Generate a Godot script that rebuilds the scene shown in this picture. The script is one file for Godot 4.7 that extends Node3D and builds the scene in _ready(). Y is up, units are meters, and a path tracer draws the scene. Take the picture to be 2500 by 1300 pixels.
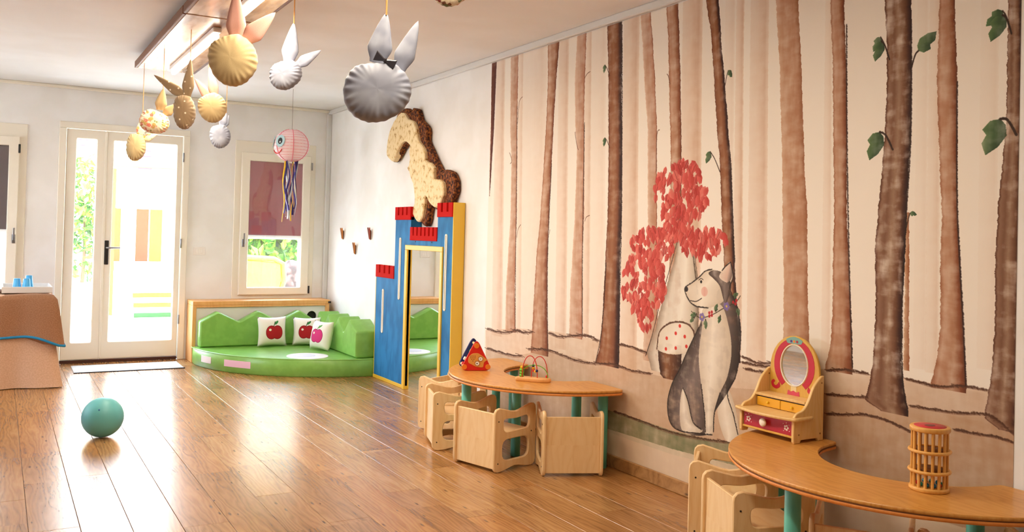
extends Node3D
# A kindergarten playroom: daylight from a glazed door, a painted forest wall, toddler tables, soft corner, hanging fabric rabbits.

const FOCAL := 2182.73          # pixels, for a 2500 x 1300 picture
const CENTRE := Vector2(1250.0, 542.03)
const EYE := Vector3(0, 1.3022, 0)
const WALL_X := 3.078           # inner face of the mural wall
const BACK_Z := -9.312          # inner face of the wall with the glazed door
const LEFT_X := -2.6
const FRONT_Z := 2.6
const TOP := 2.6
var right_v: Vector3
var up_v: Vector3
var ahead_v: Vector3
var taken := {}
var rng := RandomNumberGenerator.new()
var M := {}


# ---------------------------------------------------------------- pixels to places
func aim() -> void:
	var yaw := deg_to_rad(29.9067)
	var pitch := deg_to_rad(0.9102)
	var roll := deg_to_rad(1.4912)
	ahead_v = Vector3(sin(yaw) * cos(pitch), sin(pitch), -cos(yaw) * cos(pitch))
	var r := Vector3(cos(yaw), 0, sin(yaw))
	var u := r.cross(ahead_v)
	right_v = r * cos(roll) + u * sin(roll)
	up_v = u * cos(roll) - r * sin(roll)


func sight(x: float, y: float) -> Vector3:
	return ahead_v + right_v * ((x - CENTRE.x) / FOCAL) - up_v * ((y - CENTRE.y) / FOCAL)


func on_x(x: float, y: float, px: float) -> Vector3:
	var d := sight(x, y)
	return EYE + d * ((px - EYE.x) / d.x)


func on_y(x: float, y: float, h: float) -> Vector3:
	var d := sight(x, y)
	return EYE + d * ((h - EYE.y) / d.y)


func on_z(x: float, y: float, z: float) -> Vector3:
	var d := sight(x, y)
	return EYE + d * ((z - EYE.z) / d.z)


func deep(x: float, y: float, far: float) -> Vector3:
	return EYE + sight(x, y) * far


# ---------------------------------------------------------------- naming
func numbered(called: String) -> String:
	if not taken.has(called):
		taken[called] = 0
		return called
	taken[called] += 1
	return "%s_%03d" % [called, taken[called]]


func tag(o: Node, label := "", category := "", group := "", kind := "") -> Node:
	if label:
		o.set_meta("label", label)
	if category:
		o.set_meta("category", category)
	if group:
		o.set_meta("group", group)
	if kind:
		o.set_meta("kind", kind)
	return o


func thing(called: String, label: String, category: String, at := Vector3.ZERO, turn := 0.0, group := "", kind := "") -> Node3D:
	var o := Node3D.new()
	o.name = numbered(called)
	add_child(o)
	o.position = at
	o.rotation.y = turn
	tag(o, label, category, group, kind)
	return o


func part(parent: Node, called: String, mesh: Mesh, material: Material, at := Vector3.ZERO, turn := Vector3.ZERO, label := "") -> MeshInstance3D:
	var o := MeshInstance3D.new()
	o.name = called
	o.mesh = mesh
	o.material_override = material
	o.cast_shadow = GeometryInstance3D.SHADOW_CASTING_SETTING_ON
	parent.add_child(o, true)
	o.position = at
	o.rotation = turn
	if label:
		o.set_meta("label", label)
	return o


func shell(called: String, mesh: Mesh, material: Material) -> MeshInstance3D:
	var o := part(self, called, mesh, material)
	o.set_meta("kind", "structure")
	return o


func copy(o: Node3D, at: Vector3, turn: float, label := "") -> Node3D:
	var c: Node3D = o.duplicate()
	c.name = numbered(String(o.name).rstrip("_0123456789"))
	add_child(c)
	c.position = at
	c.rotation.y = turn
	if label:
		c.set_meta("label", label)
	return c


# ---------------------------------------------------------------- materials
func mat(c: Color, rough := 0.6, more := {}) -> StandardMaterial3D:
	var m := StandardMaterial3D.new()
	m.albedo_color = c
	m.roughness = rough
	m.cull_mode = BaseMaterial3D.CULL_DISABLED
	for k in more:
		m.set(k, more[k])
	return m


func hex(s: String) -> Color:
	return Color.html(s)


func noise_tex(freq: float, octaves: int, colors: Array, offsets: Array, seed_ := 1, size := 512, kind := FastNoiseLite.TYPE_SIMPLEX_SMOOTH) -> ImageTexture:
	var n := FastNoiseLite.new()
	n.seed = seed_
	n.noise_type = kind
	n.frequency = freq
	n.fractal_octaves = octaves
	var im := n.get_seamless_image(size, size, false, false, 0.12, true)
	im.convert(Image.FORMAT_L8)
	var src := im.get_data()
	var ramp := Gradient.new()
	ramp.offsets = PackedFloat32Array(offsets)
	ramp.colors = PackedColorArray(colors)
	var lut := PackedByteArray()
	for i in 256:
		var c := ramp.sample(i / 255.0)
		lut.append(int(c.r * 255))
		lut.append(int(c.g * 255))
		lut.append(int(c.b * 255))
	var out := PackedByteArray()
	out.resize(size * size * 3)
	var j := 0
	for i in size * size:
		var k := src[i] * 3
		out[j] = lut[k]
		out[j + 1] = lut[k + 1]
		out[j + 2] = lut[k + 2]
		j += 3
	return ImageTexture.create_from_image(Image.create_from_data(size, size, false, Image.FORMAT_RGB8, out))


func wood_tex(light: Color, mid: Color, dark: Color, seed_: int, w := 512, h := 512, knots := 5) -> ImageTexture:
	# grain runs along v; growth-ring figure bent by noise, fine pores, a few knots
	var r := RandomNumberGenerator.new()
	r.seed = seed_
	var n := FastNoiseLite.new()
	n.seed = seed_
	n.frequency = 0.006
	n.fractal_octaves = 3
	var ks := []
	for i in knots:
		ks.append(Vector3(r.randf() * w, r.randf() * h, r.randf_range(5, 11)))
	var fine := FastNoiseLite.new()
	fine.seed = seed_ + 7
	fine.frequency = 0.5
	fine.fractal_octaves = 1
	var out := PackedByteArray()
	out.resize(w * h * 3)
	var j := 0
	for y in h:
		for x in w:
			var bend := n.get_noise_2d(x * 1.0, y * 0.22) * 60.0 + n.get_noise_2d(x * 2.0 + 900, y * 0.5) * 14.0
			var knot := 0.0
			for k in ks:
				var dx: float = x - k.x
				var dy: float = (y - k.y) * 0.4
				var dd := dx * dx + dy * dy
				if dd < 1600.0:
					bend += 9.0 * exp(-dd / (k.z * k.z * 6.0))
					knot = maxf(knot, exp(-dd / (k.z * k.z * 0.35)))
			var ring := sin((x + bend) * 0.19)
			var v := 0.55 + 0.2 * ring * absf(ring) + 0.16 * fine.get_noise_2d(x * 0.9, y * 0.025) + 0.35 * n.get_noise_2d(x * 0.7, y * 0.12 + 400)
			v = clampf(v, 0.0, 1.0)
			var c := mid.lerp(light, (v - 0.5) * 2.0) if v > 0.5 else dark.lerp(mid, v * 2.0)
			if knot > 0.02:
				c = c.lerp(dark.darkened(0.45), knot * 0.8)
			out[j] = int(c.r * 255)
			out[j + 1] = int(c.g * 255)
			out[j + 2] = int(c.b * 255)
			j += 3
	return ImageTexture.create_from_image(Image.create_from_data(w, h, false, Image.FORMAT_RGB8, out))


func tri(m: StandardMaterial3D, scale: Vector3, world := false, offset := Vector3.ZERO) -> StandardMaterial3D:
	m.uv1_triplanar = true
	m.uv1_world_triplanar = world
	m.uv1_scale = scale
	m.uv1_offset = offset
	m.uv1_triplanar_sharpness = 8.0
	return m


# ---------------------------------------------------------------- meshes
func tool() -> SurfaceTool:
	var st := SurfaceTool.new()
	st.begin(Mesh.PRIMITIVE_TRIANGLES)
	st.set_smooth_group(-1)
	return st


func done(st: SurfaceTool) -> ArrayMesh:
	st.generate_normals()
	return st.commit()


func face(st: SurfaceTool, a: Vector3, b: Vector3, c: Vector3, d: Vector3) -> void:
	# corners run counter-clockwise seen from outside
	for v in [a, c, b, a, d, c]:
		st.add_vertex(v)


func add_box(st: SurfaceTool, lo: Vector3, hi: Vector3, b := 0.0) -> void:
	if b <= 0.0:
		var p := []
		for i in 8:
			p.append(Vector3(hi.x if i & 1 else lo.x, hi.y if i & 2 else lo.y, hi.z if i & 4 else lo.z))
		for q in [[4, 5, 7, 6], [1, 0, 2, 3], [5, 1, 3, 7], [0, 4, 6, 2], [6, 7, 3, 2], [0, 1, 5, 4]]:
			face(st, p[q[0]], p[q[1]], p[q[2]], p[q[3]])
		return
	b = minf(b, 0.45 * minf(hi.x - lo.x, minf(hi.y - lo.y, hi.z - lo.z)))
	var outline := PackedVector2Array([Vector2(lo.x + b, lo.y), Vector2(hi.x - b, lo.y), Vector2(hi.x, lo.y + b), Vector2(hi.x, hi.y - b), Vector2(hi.x - b, hi.y), Vector2(lo.x + b, hi.y), Vector2(lo.x, hi.y - b), Vector2(lo.x, lo.y + b)])
	add_prism(st, outline, [], lo.z, hi.z, b)


func box(size: Vector3, b := 0.0, base := false) -> ArrayMesh:
	var st := tool()
	var lift := Vector3(0, size.y / 2, 0) if base else Vector3.ZERO
	add_box(st, -size / 2 + lift, size / 2 + lift, b)
	return done(st)


func box_at(lo: Vector3, hi: Vector3, b := 0.0) -> ArrayMesh:
	var st := tool()
	add_box(st, lo, hi, b)
	return done(st)


func area2(p: PackedVector2Array) -> float:
	var s := 0.0
	for i in p.size():
		s += p[i].cross(p[(i + 1) % p.size()])
	return s


func turned(p: PackedVector2Array, ccw: bool) -> PackedVector2Array:
	var q := p.duplicate()
	if (area2(q) > 0) != ccw:
		q.reverse()
	return q


func inset(p: PackedVector2Array, b: float) -> PackedVector2Array:
	# moves every corner to the left of its walking direction
	var out := PackedVector2Array()
	var n := p.size()
	for i in n:
		var d0 := (p[i] - p[(i + n - 1) % n]).normalized()
		var d1 := (p[(i + 1) % n] - p[i]).normalized()
		var nrm := Vector2(-d0.y, d0.x) + Vector2(-d1.y, d1.x)
		var l := nrm.length()
		if l < 0.01:
			out.append(p[i])
			continue
		nrm /= l
		var k := maxf(0.5, nrm.dot(Vector2(-d0.y, d0.x)))
		out.append(p[i] + nrm * (b / k))
	return out


func triangles_of(outer: PackedVector2Array, holes: Array) -> Array:
	# ear clipping; holes (clockwise) are bridged to the outline (counter-clockwise)
	var ring := Array(outer)
	for h in holes:
		var best := INF
		var bi := 0
		var bj := 0
		for j in h.size():
			for i in ring.size():
				var d: float = ring[i].distance_squared_to(h[j])
				if d < best:
					best = d
					bi = i
					bj = j
		var merged := ring.slice(0, bi + 1)
		for j in h.size() + 1:
			merged.append(h[(bj + j) % h.size()])
		merged.append_array(ring.slice(bi))
		ring = merged
	var out := []
	var idx := range(ring.size())
	var guard := 0
	while idx.size() > 3 and guard < 20000:
		guard += 1
		var cut := false
		var m := idx.size()
		for i in m:
			var ia: int = idx[(i + m - 1) % m]
			var ib: int = idx[i]
			var ic: int = idx[(i + 1) % m]
			var a: Vector2 = ring[ia]
			var b: Vector2 = ring[ib]
			var c: Vector2 = ring[ic]
			if (b - a).cross(c - b) <= 1e-12:
				continue
			var ok := true
			for k in idx:
				var p: Vector2 = ring[k]
				if p == a or p == b or p == c:
					continue
				if (b - a).cross(p - a) >= -1e-12 and (c - b).cross(p - b) >= -1e-12 and (a - c).cross(p - c) >= -1e-12:
					ok = false
					break
			if ok:
				out.append_array([a, b, c])
				idx.remove_at(i)
				cut = true
				break
		if not cut:
			idx.remove_at(0)
	if idx.size() == 3:
		out.append_array([ring[idx[0]], ring[idx[1]], ring[idx[2]]])
	return out


func add_prism(st: SurfaceTool, outline: PackedVector2Array, holes: Array, z0: float, z1: float, b := 0.0, smooth := false) -> void:
	# an outline in x and y, pushed out from z0 to z1, edges chamfered by b
	var outer := turned(outline, true)
	var inner := []
	for h in holes:
		inner.append(turned(h, false))
	var cap := inset(outer, b) if b > 0 else outer
	var caps := []
	for h in inner:
		caps.append(inset(h, b) if b > 0 else h)
	st.set_smooth_group(-1)
	var t := triangles_of(cap, caps)
	for i in range(0, t.size(), 3):
		for k in [0, 2, 1]:
			st.add_vertex(Vector3(t[i + k].x, t[i + k].y, z1))
		for k in [0, 1, 2]:
			st.add_vertex(Vector3(t[i + k].x, t[i + k].y, z0))
	if smooth:
		st.set_smooth_group(1)
	var loops := [[outer, cap]]
	for i in inner.size():
		loops.append([inner[i], caps[i]])
	for l in loops:
		var p: PackedVector2Array = l[0]
		var q: PackedVector2Array = l[1]
		var n := p.size()
		for i in n:
			var j := (i + 1) % n
			face(st, Vector3(p[i].x, p[i].y, z0 + b), Vector3(p[j].x, p[j].y, z0 + b), Vector3(p[j].x, p[j].y, z1 - b), Vector3(p[i].x, p[i].y, z1 - b))
			if b > 0:
				face(st, Vector3(p[i].x, p[i].y, z1 - b), Vector3(p[j].x, p[j].y, z1 - b), Vector3(q[j].x, q[j].y, z1), Vector3(q[i].x, q[i].y, z1))
				face(st, Vector3(q[i].x, q[i].y, z0), Vector3(q[j].x, q[j].y, z0), Vector3(p[j].x, p[j].y, z0 + b), Vector3(p[i].x, p[i].y, z0 + b))
	st.set_smooth_group(-1)


func prism(outline: PackedVector2Array, holes: Array, z0: float, z1: float, b := 0.0, smooth := false) -> ArrayMesh:
	var st := tool()
	add_prism(st, outline, holes, z0, z1, b, smooth)
	return done(st)


func slab_of(outline: PackedVector2Array, y0: float, y1: float, b := 0.0) -> ArrayMesh:
	# an outline in x and z lying flat between two heights
	var flip := PackedVector2Array()
	for p in outline:
		flip.append(Vector2(p.x, -p.y))
	var st := tool()
	add_prism(st, flip, [], y0, y1, b, true)
	st.generate_normals()
	var out := SurfaceTool.new()
	out.begin(Mesh.PRIMITIVE_TRIANGLES)
	out.append_from(st.commit(), 0, Transform3D(Basis(Vector3.RIGHT, -PI / 2), Vector3.ZERO))
	return out.commit()


func rounded(p: Array, r: float, steps := 5) -> PackedVector2Array:
	var out := PackedVector2Array()
	var n := p.size()
	for i in n:
		var c: Vector2 = p[i]
		var a: Vector2 = p[(i + n - 1) % n]
		var b: Vector2 = p[(i + 1) % n]
		var ra := minf(r, c.distance_to(a) * 0.48)
		var rb := minf(r, c.distance_to(b) * 0.48)
		var p0 := c + (a - c).normalized() * ra
		var p1 := c + (b - c).normalized() * rb
		for k in steps + 1:
			var t := float(k) / steps
			out.append(p0.lerp(c, t).lerp(c.lerp(p1, t), t))
	return out


func smooth_line(p: Array, per := 6, closed := false) -> Array:
	var out := []
	var n := p.size()
	var last := n if closed else n - 1
	for i in last:
		var a = p[(i + n - 1) % n] if closed else p[maxi(i - 1, 0)]
		var b = p[i]
		var c = p[(i + 1) % n]
		var d = p[(i + 2) % n] if closed else p[mini(i + 2, n - 1)]
		for k in per:
			out.append(b.cubic_interpolate(c, a, d, float(k) / per))
	if not closed:
		out.append(p[n - 1])
	return out


func add_loft(st: SurfaceTool, rings: Array, closed := true, capped := true, smooth := true, uv := false) -> void:
	st.set_smooth_group(1 if smooth else -1)
	var n: int = rings[0].size()
	for i in rings.size() - 1:
		for k in (n if closed else n - 1):
			var k2 := (k + 1) % n
			var q := [rings[i][k], rings[i][k2], rings[i + 1][k2], rings[i + 1][k]]
			var uvs := [Vector2(float(k) / n, float(i) / (rings.size() - 1)), Vector2(float(k + 1) / n, float(i) / (rings.size() - 1)), Vector2(float(k + 1) / n, float(i + 1) / (rings.size() - 1)), Vector2(float(k) / n, float(i + 1) / (rings.size() - 1))]
			for s in [[0, 2, 1], [0, 3, 2]]:
				if q[s[0]].is_equal_approx(q[s[1]]) or q[s[1]].is_equal_approx(q[s[2]]) or q[s[0]].is_equal_approx(q[s[2]]):
					continue
				for v in s:
					if uv:
						st.set_uv(uvs[v])
					st.add_vertex(q[v])
	st.set_smooth_group(-1)
	if capped and closed:
		for e in [0, rings.size() - 1]:
			var c := Vector3.ZERO
			for v in rings[e]:
				c += v
			c /= n
			for k in n:
				if e == 0:
					st.add_vertex(c)
					st.add_vertex(rings[e][k])
					st.add_vertex(rings[e][(k + 1) % n])
				else:
					st.add_vertex(c)
					st.add_vertex(rings[e][(k + 1) % n])
					st.add_vertex(rings[e][k])


func add_lathe(st: SurfaceTool, profile: Array, segs := 20, at := Vector3.ZERO, wave := 0.0, waves := 0) -> void:
	# profile runs upward: x is the radius, y the height
	var rings := []
	for p in profile:
		var ring := PackedVector3Array()
		for k in segs:
			var a := TAU * k / segs
			var r: float = p.x * (1.0 + wave * sin(waves * a))
			ring.append(at + Vector3(r * cos(a), p.y, -r * sin(a)))
		rings.append(ring)
	add_loft(st, rings, true, true, true)


func lathe(profile: Array, segs := 20) -> ArrayMesh:
	var st := tool()
	add_lathe(st, profile, segs)
	return done(st)


func round_bar(r: float, h: float, b: float, segs := 16) -> ArrayMesh:
	return lathe([Vector2(r - b, 0), Vector2(r, b), Vector2(r, h - b), Vector2(r - b, h)], segs)


func ball_profile(r: float, n := 10) -> Array:
	var out := []
	for i in n + 1:
		var a := -PI / 2 + PI * i / n
		out.append(Vector2(maxf(r * cos(a), 0.00005), r * sin(a)))
	return out


func add_tube(st: SurfaceTool, path: Array, r, segs := 8, closed := false) -> void:
	var rings := []
	var n := path.size()
	var prev := Vector3.ZERO
	for i in n:
		var d: Vector3
		if closed:
			d = (path[(i + 1) % n] - path[(i + n - 1) % n]).normalized()
		else:
			d = (path[mini(i + 1, n - 1)] - path[maxi(i - 1, 0)]).normalized()
		var side := prev
		if i == 0:
			side = d.cross(Vector3.UP if absf(d.y) < 0.9 else Vector3.RIGHT).normalized()
		side = (side - d * side.dot(d)).normalized()
		prev = side
		var up := side.cross(d)
		var rr: float = r[i] if r is Array else r
		var ring := PackedVector3Array()
		for k in segs:
			var a := TAU * k / segs
			ring.append(path[i] + (side * cos(a) + up * sin(a)) * rr)
		rings.append(ring)
	if closed:
		rings.append(rings[0])
	add_loft(st, rings, true, not closed, true)


func tube(path: Array, r, segs := 8, closed := false) -> ArrayMesh:
	var st := tool()
	add_tube(st, path, r, segs, closed)
	return done(st)


func circle(r: float, segs := 24, at := Vector2.ZERO, ry := 0.0) -> PackedVector2Array:
	var out := PackedVector2Array()
	for i in segs:
		out.append(at + Vector2(r * cos(TAU * i / segs), (ry if ry > 0 else r) * sin(TAU * i / segs)))
	return out


func pillow(w: float, h: float, t: float, n := 14) -> ArrayMesh:
	# stands in x and y with its base at y = 0; front is +z and carries uv 0..1, back repeats a corner of the print
	var st := tool()
	st.set_smooth_group(1)
	for s in [1.0, -1.0]:
		for i in n:
			for j in n:
				var q := []
				for c in [Vector2(i, j), Vector2(i + 1, j), Vector2(i + 1, j + 1), Vector2(i, j + 1)]:
					var u: float = c.x / n * 2 - 1
					var v: float = c.y / n * 2 - 1
					var pinch := 1.0 - 0.09 * (1.0 - v * v) * absf(u)
					var pinch2 := 1.0 - 0.09 * (1.0 - u * u) * absf(v)
					var z: float = s * t * pow(maxf(0, (1 - pow(absf(u), 3.0)) * (1 - pow(absf(v), 3.0))), 0.6)
					q.append([Vector3(u * w / 2 * pinch, v * h / 2 * pinch2 + h / 2, z), Vector2((u + 1) / 2, 1 - (v + 1) / 2) if s > 0 else Vector2(0.03, 0.03)])
				for k in ([0, 2, 1, 0, 3, 2] if s > 0 else [0, 1, 2, 0, 2, 3]):
					st.set_uv(q[k][1])
					st.add_vertex(q[k][0])
	return done(st)


# ---------------------------------------------------------------- the scene
func _ready() -> void:
	rng.seed = 77
	aim()
	# camera: a level-ish hand-held shot, lens shifted because the picture is a crop
	var cam := Camera3D.new()
	cam.name = "camera"
	cam.projection = Camera3D.PROJECTION_FRUSTUM
	cam.near = 0.05
	cam.far = 200.0
	cam.size = 0.05 * 1300.0 / FOCAL
	cam.frustum_offset = Vector2(0, -0.05 * (650.0 - CENTRE.y) / FOCAL)
	add_child(cam)
	cam.transform = Transform3D(Basis(right_v, up_v, -ahead_v), EYE)
	cam.current = true
	# sky and sun
	var env := Environment.new()
	env.tonemap_mode = Environment.TONE_MAPPER_LINEAR
	env.tonemap_exposure = 1.75
	env.sdfgi_enabled = true
	env.ssao_enabled = true
	env.ssil_enabled = true
	var sky := ProceduralSkyMaterial.new()
	sky.sky_top_color = Color(0.80, 0.89, 1.0)
	sky.sky_horizon_color = Color(0.97, 0.98, 1.0)
	sky.ground_horizon_color = Color(0.9, 0.88, 0.84)
	sky.ground_bottom_color = Color(0.75, 0.72, 0.68)
	sky.energy_multiplier = 10.5
	env.background_mode = Environment.BG_SKY
	env.sky = Sky.new()
	env.sky.sky_material = sky
	var we := WorldEnvironment.new()
	we.name = "world_environment"
	we.environment = env
	add_child(we)
	var sun := DirectionalLight3D.new()
	sun.name = "sun"
	sun.light_color = Color(1.0, 0.95, 0.86)
	sun.light_energy = 3.0
	sun.light_angular_distance = 0.6
	sun.shadow_enabled = true
	add_child(sun)
	sun.look_at_from_position(Vector3(3, 9, 5), Vector3(0, 0, 0))
	make_materials()
	build_shell()
	build_door()
	build_window("window_1", -0.56, 0.165, "window of the wall behind the cloth covered table")
	build_window("window_2", 2.13, 2.87, "")
	build_ceiling_lights()
	build_mural()
	build_outside()
	build_soft_corner()
	build_castle()
	build_tables_and_chairs()
	build_serving_table()
	build_rabbits()
	build_lantern()
	build_driftwood()
	build_wall_bits()
	build_toys()
	build_ball()


func make_materials() -> void:
	M.wall = tri(mat(hex("f6f5f3"), 0.85, {"albedo_texture": noise_tex(0.012, 4, [hex("faf9f7"), hex("ffffff")], [0.3, 0.7], 3, 256)}), Vector3.ONE * 0.6, true)
	M.ceiling = tri(mat(hex("f4f4f4"), 0.9, {"albedo_texture": noise_tex(0.01, 3, [hex("fbfaf9"), hex("ffffff")], [0.3, 0.7], 4, 256)}), Vector3.ONE * 0.5, true)
	M.trim = mat(hex("dcdcda"), 0.45)
	M.white_paint = mat(hex("f3ecdc"), 0.35)
	M.sub = mat(hex("4a3220"), 0.9)
	M.black = mat(hex("17130f"), 0.5)
	M.steel = mat(hex("9a9a9c"), 0.3, {"metallic": 1.0})
	M.glass = mat(Color(1, 1, 1, 0.06), 0.02, {"transparency": BaseMaterial3D.TRANSPARENCY_ALPHA})
	M.mirror = mat(hex("f4f6f6"), 0.02, {"metallic": 1.0})
	M.wine = mat(hex("a02c45"), 0.6, {"backlight_enabled": true, "backlight": Color(0.2, 0.03, 0.06)})
	M.dark_wine = mat(hex("3c1a20"), 0.6)
	var oak := wood_tex(hex("c09462"), hex("a67a4a"), hex("754e2c"), 11, 512, 1024, 9)
	for k in 6:
		var tone: Color = [hex("ffffff"), hex("f3ece4"), hex("e6dccf"), hex("fff3e4"), hex("eadfd8"), hex("f7ead8")][k]
		M["plank%d" % k] = tri(mat(tone, 0.26, {"albedo_texture": oak, "metallic_specular": 0.7}), Vector3(2.6, 1, 0.8), true, Vector3(0.37 * k, 0, 0.53 * k))
	M.skirting = tri(mat(hex("ffffff"), 0.4, {"albedo_texture": oak}), Vector3(1, 3.0, 0.9), true)
	var ply := wood_tex(hex("fdf0da"), hex("f8e6c6"), hex("ecd0a4"), 23, 512, 512, 0)
	M.birch = tri(mat(hex("fae8ca"), 0.36, {"albedo_texture": ply}), Vector3(1.3, 2.2, 1.3), false)
	M.birch_edge = tri(mat(hex("f0a45c"), 0.4, {"albedo_texture": ply}), Vector3(1.5, 2.5, 1.5), false)
	M.table_top = tri(mat(hex("eac58a"), 0.3, {"albedo_texture": ply}), Vector3(1.6, 1.6, 2.6), false)
	M.table_top.albedo_texture = wood_tex(hex("f6dcae"), hex("ebc68e"), hex("cd9a60"), 29, 512, 512, 0)
	M.ply_dark = mat(hex("7a4a22"), 0.6)
	M.pine = tri(mat(hex("f2c28a"), 0.4, {"albedo_texture": ply}), Vector3(1.2, 2.0, 1.2), false)
	M.teal = tri(mat(hex("74d2c2"), 0.4, {"albedo_texture": noise_tex(0.02, 3, [hex("d6e6e2"), hex("ffffff")], [0.25, 0.7], 8, 128)}), Vector3(4, 1, 4))
	M.green = tri(mat(hex("8cc45e"), 0.3, {"albedo_texture": noise_tex(0.03, 3, [hex("eef2ea"), hex("ffffff")], [0.3, 0.7], 9, 128)}), Vector3.ONE * 2.0)
	M.castle_blue = tri(mat(hex("2f7fb8"), 0.65, {"metallic_specular": 0.3, "albedo_texture": noise_tex(0.02, 4, [hex("c8d6dd"), hex("ffffff")], [0.2, 0.65], 10, 256)}), Vector3(1.2, 0.5, 1.2))
	M.castle_red = mat(hex("bf1a16"), 0.8, {"metallic_specular": 0.2})
	M.castle_yellow = mat(hex("eec13c"), 0.42)
	M.cream = mat(hex("f6efe0"), 0.6)
	M.red = mat(hex("d8231c"), 0.35)
	M.orange = mat(hex("f0872c"), 0.35)
	M.navy = mat(hex("1c2b6e"), 0.35)
	M.yellow = mat(hex("f3c321"), 0.35)
	M.lime = mat(hex("6fc22a"), 0.35)
	M.white = mat(hex("fafafa"), 0.4)
	M.rope = mat(hex("c98f4e"), 0.8)


# ---------------------------------------------------------------- the room
func build_shell() -> void:
	var w := 0.3
	# floor: one base slab and laminate planks running the length of the room
	var floor_ := thing("floor", "", "", Vector3.ZERO, 0.0, "", "structure")
	part(floor_, "subfloor", box_at(Vector3(LEFT_X - w, -0.1, BACK_Z - w), Vector3(WALL_X + w, -0.012, FRONT_Z + w)), M.sub)
	var wide := 0.195
	var long := 1.38
	var cols := ceili((WALL_X - LEFT_X) / wide)
	var meshes := {}
	for c in cols:
		var x0 := WALL_X - wide * (c + 1)
		var x1 := WALL_X - wide * c
		x0 = maxf(x0, LEFT_X)
		if x1 - x0 < 0.02:
			continue
		var z := BACK_Z - long * fposmod(c * 0.382, 1.0)
		var k := 0
		while z < FRONT_Z - 0.02:
			var z0 := maxf(z, BACK_Z)
			var z1 := minf(z + long, FRONT_Z)
			z += long
			if z1 - z0 < 0.03:
				continue
			var size := Vector3(x1 - x0 - 0.0016, 0.012, z1 - z0 - 0.0016)
			var key := "%.3f %.3f" % [size.x, size.z]
			if not meshes.has(key):
				meshes[key] = box(size, 0.0012)
			part(floor_, "plank", meshes[key], M["plank%d" % rng.randi_range(0, 5)], Vector3((x0 + x1) / 2, -0.006, (z0 + z1) / 2))
			k += 1
	shell("ceiling", box_at(Vector3(LEFT_X - w, TOP, BACK_Z - w), Vector3(WALL_X + w, TOP + 0.2, FRONT_Z + w)), M.ceiling)
	shell("wall_right", box_at(Vector3(WALL_X, -0.1, BACK_Z - w), Vector3(WALL_X + w, TOP, FRONT_Z + w)), M.wall)
	# the side wall opposite the mural has a wide window (it shows in the toy vanity's mirror)
	var side := tool()
	add_prism(side, PackedVector2Array([Vector2(-FRONT_Z - w, -0.1), Vector2(-BACK_Z + w, -0.1), Vector2(-BACK_Z + w, TOP), Vector2(-FRONT_Z - w, TOP)]), [[6.7, 8.5]].map(func(h): return PackedVector2Array([Vector2(h[0], 0.9), Vector2(h[1], 0.9), Vector2(h[1], 2.2), Vector2(h[0], 2.2)])), LEFT_X - w, LEFT_X)
	var left := shell("wall_left", done(side), M.wall)
	left.rotation.y = PI / 2
	var n := 3
	for h in [[6.7, 8.5]]:
		var win := thing("window_%d" % n, "", "", Vector3.ZERO, PI / 2, "", "structure")
		var s3 := tool()
		for k in 2:
			var x0: float = h[0] + 0.9 * k
			add_frame(s3, x0, x0 + 0.9, 0.9, 2.2, 0.07, LEFT_X - 0.12, LEFT_X - 0.06, 0.005)
		part(win, "sash", done(s3), M.white_paint)
		for k in 2:
			part(win, "pane", box_at(Vector3(h[0] + 0.9 * k + 0.065, 0.965, LEFT_X - 0.095), Vector3(h[0] + 0.9 * k + 0.835, 2.135, LEFT_X - 0.088)), M.glass)
		n += 1
	shell("wall_front", box_at(Vector3(LEFT_X, -0.1, FRONT_Z), Vector3(WALL_X, TOP, FRONT_Z + w)), M.wall)
	# back wall with its door and two windows cut out
	var outline := PackedVector2Array([Vector2(LEFT_X, -0.1), Vector2(WALL_X, -0.1), Vector2(WALL_X, TOP), Vector2(LEFT_X, TOP)])
	var st := tool()
	var holes := [[0.50, 1.61, -0.01, 2.25], [-0.53, 0.14, 0.66, 2.06], [2.16, 2.84, 0.66, 2.06]]
	add_prism(st, outline, holes.map(func(h): return PackedVector2Array([Vector2(h[0], h[2]), Vector2(h[1], h[2]), Vector2(h[1], h[3]), Vector2(h[0], h[3])])), BACK_Z - w, BACK_Z)
	shell("wall_back", done(st), M.wall)
	# cable trunking along the top of the mural wall, cove strip on the back wall, duct in the corner, skirting
	shell("trim_1", box_at(Vector3(WALL_X - 0.03, TOP - 0.045, BACK_Z), Vector3(WALL_X, TOP, FRONT_Z), 0.006), M.trim)
	shell("trim_2", box_at(Vector3(LEFT_X, TOP - 0.03, BACK_Z), Vector3(WALL_X - 0.03, TOP, BACK_Z + 0.035), 0.008), M.white_paint)
	shell("trim_3", box_at(Vector3(WALL_X - 0.05, 0.0, BACK_Z), Vector3(WALL_X, TOP - 0.045, BACK_Z + 0.04), 0.006), M.trim)
	shell("baseboard_right", box_at(Vector3(WALL_X - 0.014, 0.0, -5.95), Vector3(WALL_X, 0.072, FRONT_Z), 0.004), M.skirting)
	shell("baseboard_back", box_at(Vector3(0.2, 0.0, BACK_Z), Vector3(0.46, 0.072, BACK_Z + 0.014), 0.004), M.skirting)


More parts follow.
